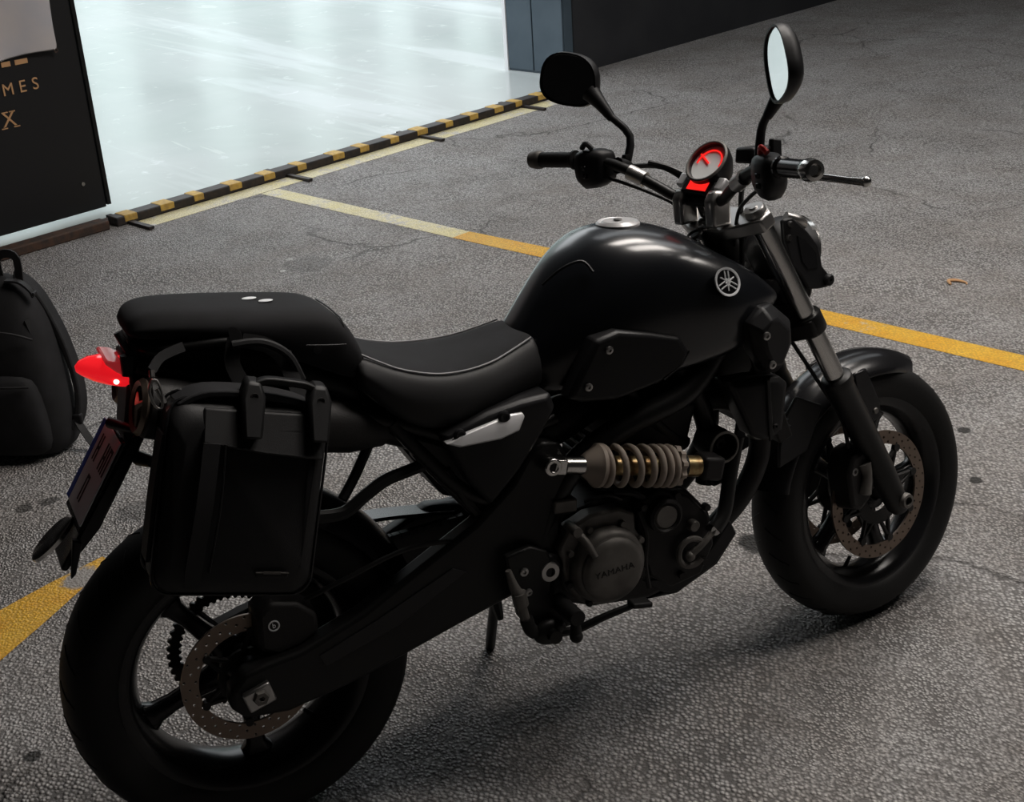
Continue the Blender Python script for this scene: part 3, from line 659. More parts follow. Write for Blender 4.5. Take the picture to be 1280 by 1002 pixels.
# lamp bracket
b = NB(); add_prism(b, [(-.094, 1.012), (-.075, 1.0), (-.082, .965), (-.085, .90), (-.115, .80), (-.142, .79), (-.13, .86), (-.112, .93)], -.045, .045); lb = part('lamp_bracket', b, M_PLAST, bevel=.006)
for (p, q, r) in (((-.112, -.055, 1.03), (-.098, -.06, .985), .007), ((-.105, -.065, .99), (-.11, -.066, .955), .012), ((-.15, -.02, .865), (-.118, -.08, .862), .010), ((-.118, -.05, .80), (-.10, -.085, .80), .013)):
    b = NB(); add_tube(b, [p, q], [r, r*.8], 10, 1); subp('bracket_lug', b, M_PLAST, lb)
b = NB()
for x0, w, z0, z1 in ((-.112, .050, .926, .972), (-.135, .048, .928, .980), (-.16, .036, .940, .982), (-.178, .020, .954, .978), (-.186, .008, .962, .972)):
    pass
rings = []
for x0, w, z0, z1 in ((-.100, .052, .918, .968), (-.118, .052, .922, .976), (-.14, .046, .930, .982), (-.162, .034, .941, .983), (-.178, .020, .953, .979), (-.186, .008, .961, .972)):
    zc, hz = (z0+z1)/2, (z1-z0)/2; rings.append([(x0, w*math.cos(2*math.pi*k/16), zc+hz*math.sin(2*math.pi*k/16)) for k in range(16)])
add_loft(b, rings); tlamp = part('tail_light', b, M_RED, sharp=60)
b = NB(); add_box(b, (-.102, 0, .945), (.012, .11, .07)); subp('lamp_housing', b, M_PLAST, tlamp, bevel=.006)
b = NB(); add_sphere(b, (-.128, -.046, .943), .005); subp('lamp_bulb', b, M_BULB, tlamp)
b = NB(); add_prism(b, [(-.104, .966), (-.118, .978), (-.138, .9845), (-.142, .979), (-.125, .960), (-.106, .945)], -.0535, .0535); subp('clear_lens_cap', b, M_PINK, tlamp, bevel=.003)
# plate
PT, PB = Vector((-.142, 0, .842)), Vector((-.236, 0, .712)); pd = (PB-PT).normalized(); pn = Vector((pd.z, 0, -pd.x)); pn = pn if pn.x < 0 else -pn
pm = basis((PT+PB)/2+pn*.004, (0, -1, 0), -pd)
b = NB(); add_box(b, (0, 0, 0), (.165, .160, .003)); b.transform(pm); pl = part('number_plate', b, M_WHITE, bevel=.001)
b = NB(); add_box(b, (-.071, 0, .0018), (.022, .156, .0012)); b.transform(pm); subp('blue_band', b, M_BLUE, pl)
for k in (0, 2, 3, 5):
    b = NB(); r_, c_ = (0, k) if k < 4 else (1, k-4); w = .03
    cx = -.036+c_*.03; cy = .035-r_*.07; add_box(b, (cx, cy, .0018), (.006, .05, .001)); add_box(b, (cx+.016, cy, .0018), (.006, .05, .001)); add_box(b, (cx+.008, cy+(.022 if k % 2 else 0), .0018), (.018, .006, .001)); b.transform(pm); subp('plate_mark', b, M_INK, pl)
b = NB(); add_box(b, (0, -.006, -.006), (.16, .18, .006)); b.transform(pm); ph_ = part('plate_holder', b, M_GLOSS, bevel=.003)
b = NB(); add_prism(b, [(-.12, .845), (-.10, .835), (-.205, .69), (-.275, .626), (-.285, .632), (-.245, .685)], -.055, .055); subp('mud_flap', b, M_GLOSS, ph_, bevel=.005)
b = NB()
lm = basis((-.283, 0, .672), (0, -1, 0), (.80, 0, .60))
add_lathe(b, [(0, .004), (.030, .006), (.034, .003), (.034, -.004), (0, -.004)], (0, 0, 0), (0, 0, 1), 28, False); b.transform(lm @ Matrix.Diagonal((1, 1.5, 1, 1))); subp('rear_reflector', b, M_CHROME, ph_)
b = NB(); add_prism(b, [(-.255, .69), (-.24, .68), (-.262, .625), (-.272, .618)], -.075, -.06); subp('flap_fin', b, M_PLAST, ph_, bevel=.003)
# ---------------- side cover under the seat
for s in (-1, 1):
    b = NB(); SP = [(.405, .745), (.50, .768), (.571, .775), (.632, .775), (.640, .745), (.608, .700), (.551, .636), (.488, .582), (.452, .635)]
    rings = [[(x, s*.10, z) for x, z in SP], [(x, s*.150, z) for x, z in SP], [(.52+(x-.52)*.9, s*.160, .69+(z-.69)*.9) for x, z in SP]]
    add_loft(b, rings); sc_ = part('side_cover', b, M_PLAST, bevel=.004)
    if s < 0:
        b = NB(); SV = [(.407, .733), (.432, .722), (.514, .718), (.552, .726), (.569, .748), (.566, .755), (.542, .757), (.444, .742)]
        add_loft(b, [[(x, -.150, z) for x, z in SV], [(x, -.176+.40*max(0, z-(.722+(x-.43)*.05)), z) for x, z in SV], [(.487+(x-.487)*.95, -.179+.40*max(0, z-(.722+(x-.43)*.05)), .738+(z-.738)*.85) for x, z in SV]]); subp('silver_trim', b, M_SILVER, sc_, bevel=.003)
        for (x, z) in ((.437, .742), (.528, .756)):
            b = NB(); add_lathe(b, [(0, .0), (.012, .0), (.012, .006), (.008, .008), (0, .004)], (x, -.163, z), (0, -1, 0), 16, False); subp('fixing_cap', b, M_PLAST, sc_)
# ---------------- engine
b = NB(); CR = [(.60, .33), (.62, .45), (.66, .505), (.80, .52), (.93, .49), (.985, .42), (.99, .34), (.95, .285), (.83, .265), (.70, .285)]
add_prism(b, CR, -.125, .125); en = part('engine', b, M_ENGBLK, bevel=.012, segs=3)
b = NB(); cyl_o = Vector((.83, 0, .50)); cd_ = Vector((.32, 0, .95)).normalized(); rm_ = Matrix.Rotation(math.atan2(.32, .95), 3, 'Y')
add_box(b, cyl_o+cd_*.04, (.17, .19, .10), rm_)
for k in range(5): add_box(b, cyl_o+cd_*(.0+.02*k), (.19, .21, .007), rm_)
subp('cylinder', b, M_ENGBLK, en, bevel=.003)
b = NB(); add_box(b, cyl_o+cd_*.145, (.19, .20, .11), rm_); add_box(b, cyl_o+cd_*.215, (.15, .17, .05), rm_); subp('cylinder_head', b, M_ENGBLK, en, bevel=.012)
# clutch cover
CC = Vector((.714, 0, .397))
b = NB(); 
oc = [(CC.x+.092*math.cos(R(a)), CC.z+.092*math.sin(R(a))) for a in range(-160, 50, 15)]+[(.79, .485), (.755, .505), (.69, .508), (.64, .49), (.615, .45)]
add_prism(b, oc, -.12, -.160); cc_ = subp('clutch_cover', b, M_ENGINE, en, bevel=.006)
b = NB(); add_lathe(b, [(0, .206), (.054, .206), (.062, .203), (.0675, .197), (.0675, .190), (.073, .188), (.078, .182), (.080, .172), (.080, .155), (0, .155)], (CC.x, 0, CC.z), (0, -1, 0), 56, False); subp('clutch_cap', b, M_ENGINE, en, sharp=35)
b = text_bm('YAMAHA', .0185, .0008, 1.05); b.transform(basis((CC.x-.002, -.2062, CC.z+.002), (1, 0, .03), (0, 0, 1)) @ Matrix.Diagonal((1.12, 1, 1, 1))); subp('cover_lettering', b, M_INK, en)
for a in (20, 60, 110, 150, 195, 240, 290, 335):
    p = (CC.x+.087*math.cos(R(a)), -.1615, CC.z+.087*math.sin(R(a))); b = NB(); add_lathe(b, [(0, .008), (.006, .008), (.007, .006), (.007, -.006), (0, -.006)], p, (0, -1, 0), 12, False); subp('cover_bolt', b, M_ENGBLK if a > 180 else M_ENGINE, en)
# clutch arm
b = NB(); add_tube(b, [(.648, -.165, .492), (.662, -.190, .470), (.672, -.205, .440)], [.009, .008, .007], 10); add_cyl(b, (.645, -.15, .496), (.645, -.195, .496), .010, n=14); subp('clutch_arm', b, M_ENGINE, en)
# generator / pump covers
b = NB(); add_prism(b, [(.80, .50), (.86, .515), (.92, .485), (.965, .43), (.975, .36), (.94, .30), (.87, .29), (.82, .33), (.80, .42)], -.12, -.150); subp('side_case', b, M_ENGBLK, en, bevel=.006)
b = NB(); add_lathe(b, [(.027, .150), (.027, .168), (.031, .172), (.037, .168), (.038, .150)], (.856, 0, .462), (0, -1, 0), 36); subp('round_cover_rim', b, M_ENGBLK, en)
b = NB(); add_lathe(b, [(0, .170), (.023, .170), (.0268, .166), (.0268, .148), (0, .148)], (.856, 0, .462), (0, -1, 0), 36, False); subp('round_cover', b, M_ENGINE, en)
b = NB(); add_lathe(b, [(0, .166), (.010, .166), (.0125, .163), (.0125, .148), (0, .148)], (.922, 0, .420), (0, -1, 0), 24, False); subp('filler_plug', b, M_ENGINE, en)
b = NB(); pts = arc((.910, .366), .030, 20, 320, 14, -.166); add_tube(b, pts, .0065, 8, 2); subp('pump_volute', b, M_ENGINE, en)
b = NB(); add_tube(b, [(.905, -.165, .36), (.935, -.172, .382), (.968, -.165, .402)], [.010, .007, .007], 8); add_sphere(b, (.905, -.166, .359), .012); subp('pump_arm', b, M_ENGINE, en)
b = NB(); add_lathe(b, [(.0, .172), (.012, .172), (.012, .150), (0, .150)], (.968, 0, .402), (0, -1, 0), 14, False); subp('hose_clip', b, M_ALU, en)
for (x, z) in ((.812, .49), (.812, .37), (.89, .315), (.945, .33), (.89, .495), (.958, .45), (.80, .345)):
    b = NB(); add_lathe(b, [(0, .160), (.007, .160), (.008, .157), (.008, .145), (0, .145)], (x, 0, z), (0, -1, 0), 10, False); subp('case_bolt', b, M_ENGBLK, en)
b = NB(); add_tube(b, [(.80, -.155, .485), (.812, -.160, .43), (.806, -.158, .37), (.812, -.155, .31)], .0055, 8); subp('case_rib', b, M_ENGBLK, en)
b = NB(); add_box(b, (.645, -.13, .535), (.05, .04, .028), Matrix.Rotation(R(8), 3, 'Y')); subp('sensor_block', b, M_ENGINE, en, bevel=.004)
# intake, hoses above the engine
b = NB(); add_tube(b, [(.62, -.05, .66), (.70, -.05, .68), (.78, -.02, .68), (.86, 0, .68)], [.05, .045, .035, .03], 16); subp('intake', b, M_PLAST, en)
b = NB(); add_tube(b, [(.70, -.12, .52), (.735, -.15, .535), (.765, -.155, .520)], .004, 6); add_tube(b, [(.76, -.13, .53), (.80, -.14, .52), (.83, -.14, .49)], .008, 8); subp('wiring', b, M_HOSE, en)
b = NB(); add_tube(b, [(.968, -.165, .402), (1.0, -.155, .43), (1.03, -.135, .50), (1.06, -.12, .57)], .016, 10); subp('coolant_hose', b, M_HOSE, en)
# engine guard
b = NB(); add_prism(b, [(.81, .315), (.86, .27), (.90, .262), (.99, .300), (1.045, .355), (1.03, .39), (.97, .330), (.88, .300)], -.115, -.128); gd = part('engine_guard', b, M_PLAST, bevel=.004)
b = NB(); add_prism(b, [(.81, .315), (.86, .27), (.90, .262), (.99, .300), (1.045, .355), (1.03, .39), (.97, .330), (.88, .300)], .115, .128); subp('guard_plate', b, M_PLAST, gd, bevel=.004)
b = NB(); add_prism(b, [(.80, .262), (.90, .252), (1.0, .29), (1.05, .345), (1.035, .352), (.99, .305), (.90, .265)], -.115, .115); subp('guard_base', b, M_PLAST, gd, bevel=.003)
# header pipes
b = NB()
for s in (-1, 1):
    add_tube(b, [(.95, s*.05, .64), (1.06, s*.075, .640), (1.118, s*.095, .59), (1.128, s*.10, .54), (1.116, s*.10, .486), (1.074, s*.10, .423), (1.012, s*.098, .372), (.955, s*.09, .322), (.88, s*.07, .285), (.74, s*.04, .275)], .0235, 14)
hp = part('header_pipe', b, M_ENGBLK)
b = NB(); add_lathe(b, [(.0236, -.006), (.028, -.006), (.028, .006), (.0236, .006)], (1.126, -.10, .556), (.1, 0, 1), 24); subp('pipe_clip', b, M_ALU, hp)
# ---------------- radiator and shrouds
b = NB(); add_box(b, (1.135, 0, .66), (.035, .26, .26), Matrix.Rotation(R(-18), 3, 'Y')); rad = part('radiator', b, M_ENGBLK, bevel=.004)
for i in range(14):
    b = NB(); add_box(b, Vector((1.158, 0, .66))+Vector((-.31*(i-6.5)*.017, 0, .95*(i-6.5)*.017)), (.012, .23, .004), Matrix.Rotation(R(-18), 3, 'Y')); subp('radiator_fin', b, M_FRAME, rad)
for s in (-1, 1):
    b = NB()
    SH = [(1.060, .825), (1.098, .852), (1.132, .849), (1.177, .806), (1.178, .762), (1.143, .700), (1.103, .712), (1.073, .760)]
    A = [(x, s*.135, z) for x, z in SH]; Bq = [(x, s*(.172 if x < 1.13 else .150), z) for x, z in SH]
    Cq = [(1.118+(x-1.118)*.62, s*(.196 if x < 1.12 else .184), .775+(z-.775)*.66) for x, z in SH]
    add_loft(b, [A, Bq, Cq]); sh = part('radiator_shroud', b, M_PLAST, bevel=.005)
    if s < 0:
        bolt(sh, (1.089, -.1955, .800), .0085); bolt(sh, (1.101, -.1945, .737), .0085)
    b = NB(); DU = [(1.022, .704), (1.085, .700), (1.149, .690), (1.168, .671), (1.152, .566), (1.111, .556), (1.077, .574)]
    A = [(x, s*.10, z) for x, z in DU]; Bq = [(x, s*.148, z) for x, z in DU]; Cq = [(1.10+(x-1.10)*.80, s*.158, .63+(z-.63)*.82) for x, z in DU]
    add_loft(b, [A, Bq, Cq]); du = part('air_duct', b, M_PLAST, bevel=.004)
    b = NB(); add_prism(b, [(1.108, .695), (1.118, .694), (1.122, .562), (1.112, .558)], s*.156, s*.162); subp('duct_rib', b, M_GLOSS, du, bevel=.002)
    if s < 0: bolt(du, (1.128, -.159, .588), .006, m=M_ENGBLK)
# ---------------- rear shock on the side
SA, SB = Vector((.615, -.160, .634)), Vector((.944, -.160, .547)); sd = (SB-SA).normalized(); SL = (SB-SA).length
b = NB(); add_tube(b, [SA+sd*.012, SA+sd*.055], .013, 12, 1); add_tube(b, [SA+sd*.03, SA+sd*.09], [.017, .0185], 20, 1)
shk = part('shock_absorber', b, M_CHROME)
b = NB(); add_lathe(b, [(.0085, -.017), (.017, -.017), (.018, -.013), (.018, .013), (.017, .017), (.0085, .017)], SA, (0, 1, 0), 28); add_box(b, SA+sd*.017, (.026, .03, .030), Matrix.Rotation(R(15), 3, 'Y')); subp('lower_eye', b, M_CHROME, shk, bevel=.002)
b = NB(); add_cyl(b, SA+Vector((0, -.0145, 0)), SA+Vector((0, .02, 0)), .0084, n=16); subp('eye_bush', b, M_ENGBLK, shk)
b = NB(); add_lathe(b, [(.018, .070), (.022, .072), (.036, .092), (.0435, .098), (.0435, .106), (.018, .106)], SA, sd, 40); subp('spring_seat', b, M_BEIGE, shk)
b = NB(); pts = []; TURNS = 7.0; n = 200
def pitch(t): return [.0, .052, .150, .262, .36, .44, .52, .60][0]
kp = [0.100, .128, .162, .196, .222, .240, .257, .272]
e1 = Vector((0, -1, 0)); e2 = sd.cross(e1)
for i in range(n+1):
    t = i/n*(len(kp)-1); k0 = min(int(t), len(kp)-2); pos = lerp(kp[k0], kp[k0+1], t-k0); a = 2*math.pi*t+R(150)
    pts.append(SA+sd*pos+(e1*math.cos(a)+e2*math.sin(a))*.0375)
add_tube(b, pts, .0068, 10, 1); subp('coil_spring', b, M_BEIGE, shk)
b = NB(); add_tube(b, [SA+sd*.09, SA+sd*.235], .0195, 20, 1); subp('damper_body', b, M_GOLD, shk)
b = NB(); add_tube(b, [SA+sd*.235, SA+sd*.30], .026, 20, 1); subp('reservoir_neck', b, M_ENGBLK, shk)
b = NB(); n = 20; ring = [( .041 if i % 4 in (1, 2) else .0355, 2*math.pi*i/(n*2)) for i in range(n*2)]
add_loft(b, [[SA+sd*h+(e1*math.cos(a)+e2*math.sin(a))*r for r, a in ring] for h in (.276, .287)]); subp('preload_ring', b, M_BEIGE, shk)
b = NB(); add_tube(b, [SA+sd*.295, SA+sd*.335], .0215, 24, 1); subp('upper_body', b, M_GOLD, shk)
b = NB(); add_box(b, SB+sd*.02, (.05, .05, .05), Matrix.Rotation(R(15), 3, 'Y')); subp('upper_mount', b, M_ENGBLK, shk, bevel=.008)
# ---------------- foot rest bracket, pedal, stand
b = NB(); add_prism(b, [(.500, .475), (.555, .482), (.590, .462), (.600, .42), (.585, .375), (.60, .345), (.645, .325), (.645, .290), (.61, .285), (.545, .300), (.515, .34), (.508, .40)], -.150, -.168); fb = part('footrest_bracket', b, M_FRAME, bevel=.005)
bolt(fb, (.535, -.1685, .434), .009); bolt(fb, (.540, -.1685, .388), .008)
b = NB(); add_tube(b, [(.50, -.175, .45), (.507, -.178, .415), (.515, -.180, .395)], [.006, .010, .012], 12); add_tube(b, [(.515, -.18, .400), (.518, -.18, .372)], .015, 16, 1); add_tube(b, [(.518, -.18, .372), (.525, -.18, .325)], .010, 12, 1); subp('master_cylinder', b, M_ENGINE, fb)
b = NB(); add_tube(b, [(.525, -.18, .34), (.53, -.182, .318), (.54, -.18, .305)], .014, 12); subp('pushrod_boot', b, M_RUBBER, fb)
b = NB(); add_tube(b, [(.605, -.16, .345), (.605, -.20, .345), (.606, -.245, .345)], [.018, .017, .016], 14); subp('footpeg', b, M_RUBBER, fb)
b = NB(); add_tube(b, [(.604, -.235, .330), (.602, -.238, .306)], [.010, .012], 12, 1); add_sphere(b, (.602, -.238, .304), .0135); subp('peg_feeler', b, M_RUBBER, fb)
b = NB(); add_sphere(b, (.57, -.185, .300), .030, (1.2, .6, .9)); add_cyl(b, (.57, -.16, .30), (.57, -.215, .30), .014, n=16); subp('pedal_pivot', b, M_FRAME, fb)
b = NB(); add_tube(b, [(.57, -.19, .30), (.62, -.195, .292), (.68, -.21, .310), (.745, -.22, .322)], [.010, .009, .008, .007], 8); bp_ = part('brake_pedal', b, M_FRAME)
b = NB(); add_box(b, (.752, -.225, .324), (.045, .03, .012), Matrix.Rotation(R(12), 3, 'Y')); subp('pedal_pad', b, M_RUBBER, bp_, bevel=.004)
b = NB(); add_tube(b, [(.60, .12, .30), (.607, .20, .17), (.612, .262, .052), (.615, .290, -.012)], [.014, .012, .012, .010], 10, 3); sst = part('side_stand', b, M_FRAME)
b = NB(); add_box(b, (.615, .295, -.0175), (.075, .04, .008), Matrix.Rotation(R(4.8), 3, 'X')); subp('stand_foot', b, M_FRAME, sst, bevel=.002)
b = NB(); add_tube(b, [(.545, .06, .34), (.565, .08, .25), (.575, .09, .20)], [.02, .014, .008], 8); add_tube(b, [(.535, .12, .245), (.60, .12, .255), (.64, .12, .25)], .008, 8); subp('shift_linkage', b, M_FRAME, sst)
# left footrest
b = NB(); add_prism(b, [(.500, .475), (.555, .482), (.600, .42), (.60, .345), (.645, .325), (.645, .290), (.545, .300), (.508, .40)], .150, .168); fb2 = part('footrest_bracket', b, M_FRAME, bevel=.005)
b = NB(); add_tube(b, [(.630, .16, .325), (.640, .255, .320)], [.018, .016], 14, 1); subp('footpeg', b, M_RUBBER, fb2)

# ================================================================== FRONT END (steered)
fwh = wheel('front_wheel', (WB, FR), FR, .061, .224, .049, 71, True, .055)
for s in (-1, 1):
    b = NB(); drilled_disc(b, (WB, FR), .118, .149, s*.063-.0025, s*.063+.0025, 52, 3, lambda i, j: (i+j) % 2); subp('brake_disc', b, M_DISC, fwh, sharp=50)
    b = NB(); add_lathe(b, [(.04, s*.058), (.07, s*.058), (.07, s*.066), (.04, s*.066)], (WB, 0, FR), n=36)
    for k in range(8):
        a = R(45*k+12)
        for da in (-.13, .13): add_tube(b, [(WB+.066*math.cos(a+da*1.4), s*.062, FR+.066*math.sin(a+da*1.4)), (WB+.115*math.cos(a), s*.062, FR+.115*math.sin(a))], .0055, 6, 1)
        add_cyl(b, (WB+.114*math.cos(a), s*.058, FR+.114*math.sin(a)), (WB+.114*math.cos(a), s*.069, FR+.114*math.sin(a)), .009, n=12)
    subp('disc_carrier', b, M_ENGBLK, fwh)
# fork
F0 = Vector((1.474, 0, .292)); F1 = Vector((1.124, 0, 1.018)); fd = (F1-F0).normalized(); FLN = (F1-F0).length
FY = .102
for s in (-1, 1):
    y = Vector((0, s*FY, 0)); b = NB()
    add_lathe(b, [(0, -.028), (.020, -.028), (.026, -.015), (.028, .03), (.031, .10), (.031, .345), (.034, .350), (.034, .368), (.028, .373), (0, .373)], F0+y, fd, 32, False)
    fk = part('fork_leg', b, M_FRAME, True, sharp=50)
    b = NB(); add_tube(b, [F0+y+fd*.36, F0+y+fd*(FLN-.01)], .0218, 24, 1); subp('fork_tube', b, M_CHROME, fk)
    b = NB(); add_lathe(b, [(.010, .0), (.016, .0), (.018, -.006), (.018, -.036), (.010, -.036)], (F0.x+.004, s*(FY+.028+(.008)), F0.z+.004), (0, s*1., 0), 28); subp('axle_clamp', b, M_ENGINE, fk)
    b = NB(); add_lathe(b, [(0, .012), (.008, .012), (.010, .009), (.020, .009), (.0225, .006), (.0225, -.01), (0, -.01)], F0+y+fd*(FLN), fd, 28, False); subp('fork_cap', b, M_ALU, fk)
    # caliper
    b = NB(); c0 = Vector((1.372, s*.083, .372))
    pts = [(1.325, .31), (1.318, .40), (1.338, .445), (1.375, .452), (1.405, .42), (1.41, .36), (1.39, .315), (1.355, .295)]
    add_prism(b, pts, s*.046, s*.112, .86); ca = part('front_caliper', b, M_ENGBLK, True, bevel=.008)
    b = NB(); add_tube(b, [(1.372, s*.112, .412), (1.374, s*.117, .385), (1.368, s*.112, .345)], [.016, .011, .016], 14, 4); subp('caliper_bridge', b, M_ENGINE, ca)
    for (x, z) in ((1.405, .435), (1.41, .385), (1.345, .40)):
        b = NB(); add_lathe(b, [(.004, .004), (.009, .004), (.010, 0), (.010, -.02), (.004, -.02)], (x, s*.108, z), (0, s, 0), 14); subp('caliper_bolt', b, M_ALU if z > .39 else M_ENGINE, ca)
    b = NB(); add_tube(b, [(1.35, s*.09, .45), (1.34, s*.085, .52), (1.29, s*.07, .62), (1.24, s*.05, .72)], .0045, 8); subp('brake_hose', b, M_HOSE, ca)
b = NB(); add_cyl(b, (WB+.006, -.11, FR-.002), (WB+.006, .11, FR-.002), .0105, n=16); part('front_axle', b, M_ALU, True)
# lower and upper yokes
def yoke(t0, t1, grow, m, name):
    b = NB(); c0 = F0+fd*t0; X = Vector((fd.z, 0, -fd.x)); out = []
    for (dx, dy) in ((.032, -.105), (.036, -.06), (.020, -.03), (.020, .03), (.036, .06), (.032, .105), (.012, .132), (-.020, .132), (-.034, .105), (-.062, .05), (-.066, 0), (-.062, -.05), (-.034, -.105), (-.020, -.132), (.012, -.132)):
        out.append((dx*grow, dy))
    rings = [[c0+X*dx+Vector((0, dy, 0))+fd*h for dx, dy in out] for h in (0, t1-t0)]
    add_loft(b, rings); return part(name, b, m, True, bevel=.004)
yk = yoke(FLN-.036, FLN-.006, 1.0, M_ALU, 'top_yoke')
b = NB(); add_lathe(b, [(0, .016), (.012, .016), (.018, .012), (.022, .0), (0, 0)], F0+fd*(FLN-.006)+Vector((-.042, 0, -.02)), fd, 6, False); subp('stem_nut', b, M_CHROME, yk)
b = NB(); add_lathe(b, [(.012, .004), (.016, .004), (.018, 0), (.012, 0)], F0+fd*(FLN-.006)+Vector((-.078, 0, -.035)), fd, 20); subp('ignition_lock', b, M_ENGBLK, yk)
yk2 = yoke(.500, .540, 1.05, M_FRAME, 'lower_yoke')
for s in (-1, 1):
    b = NB(); add_lathe(b, [(.0222, -.004), (.030, -.004), (.032, .0), (.032, .036), (.030, .040), (.0222, .040)], F0+Vector((0, s*FY, 0))+fd*.502, fd, 28); subp('yoke_collar', b, M_FRAME, yk2)
b = NB(); add_cyl(b, F0+fd*.50+Vector((-.035, 0, -.016)), F0+fd*(FLN-.01)+Vector((-.035, 0, -.016)), .03, n=20); subp('steering_stem', b, M_FRAME, yk2)
# front fender
def ftaper(t): return lerp(.55, 1.0, min(1, t*5)) if t < .2 else lerp(1.0, .86, (t-.2)/.8)
fe = part('front_fender', arch((WB, FR), .330, 57, 163, .072, .045, 26, .004, ftaper), M_GLOSS, True, sharp=60)
for s in (-1, 1):
    b = NB(); add_prism(b, [(1.395, .605), (1.435, .610), (1.475, .52), (1.470, .490), (1.452, .478), (1.430, .50), (1.40, .56)], s*.066, s*.076); subp('fender_stay', b, M_GLOSS, fe, bevel=.005)
    b = NB(); add_lathe(b, [(0, .003), (.006, .003), (.008, .0), (0, 0)], (1.455, s*.0765, .505), (0, s, 0), 12, False); subp('bolt', b, M_ENGINE, fe)
    b = NB(); add_prism(b, [(1.185, .56), (1.225, .60), (1.30, .56), (1.245, .47), (1.16, .455), (1.165, .50)], s*.066, s*.074); subp('fender_side', b, M_PLAST, fe, bevel=.006)
# headlight
hx = Vector((.90, 0, -.30)).normalized(); HO = Vector((1.262, 0, .900))
b = NB(); add_lathe(b, [(0, -.055), (.03, -.05), (.062, -.03), (.078, .01), (.083, .045), (.0, .045)], HO, hx, 40, False); b.transform(Matrix.Translation(HO) @ Matrix.Diagonal((1, 1.05, 1, 1)) @ Matrix.Translation(-HO)); hl = part('headlight', b, M_PLAST, True, sharp=50)
b = NB(); add_lathe(b, [(.074, .040), (.084, .036), (.086, .050), (.080, .056), (.074, .052)], HO, hx, 44); subp('lens_rim', b, M_CHROME, hl)
b = NB(); add_lathe(b, [(0, .074), (.03, .071), (.06, .061), (.075, .050), (.075, .044), (0, .044)], HO, hx, 40, False); subp('headlight_lens', b, M_GLASS, hl)
for s in (-1, 1):
    b = NB(); HB = [(1.205, .985), (1.232, .985), (1.268, .952), (1.300, .912), (1.306, .868), (1.320, .850), (1.330, .832), (1.318, .820), (1.290, .822), (1.262, .828), (1.245, .860), (1.222, .885), (1.205, .94)]
    add_prism(b, HB, s*.082, s*.094); hb_ = part('headlight_bracket', b, M_PLAST, True, bevel=.004)
    b = NB(); add_prism(b, [(1.240, .945), (1.262, .930), (1.288, .900), (1.290, .868), (1.262, .872), (1.248, .890)], s*.0935, s*.096); subp('bracket_recess', b, M_GLOSS, hb_)
    b = NB(); add_lathe(b, [(.0035, .010), (.009, .010), (.013, .006), (.013, -.014), (.0035, -.014)], (1.318, s*.094, .836), (0, s, 0), 18); subp('bracket_bolt', b, M_PLAST, hb_)
    for (x, z) in ((1.222, .972), (1.216, .945)):
        b = NB(); add_lathe(b, [(0, .006), (.006, .006), (.008, .002), (.008, -.002), (0, -.002)], (x, s*.094, z), (0, s, 0), 12, False); subp('bolt', b, M_ENGBLK, hb_)
b = NB(); add_tube(b, [(1.235, -.07, .985), (1.262, -.075, .972), (1.285, -.068, .958)], [.010, .013, .010], 10); subp('mount_lug', b, M_ALU, hl)
b = NB(); add_prism(b, [(1.22, .86), (1.30, .83), (1.29, .80), (1.23, .79), (1.20, .82)], -.075, .075); subp('lower_shell', b, M_PLAST, hl, bevel=.01)
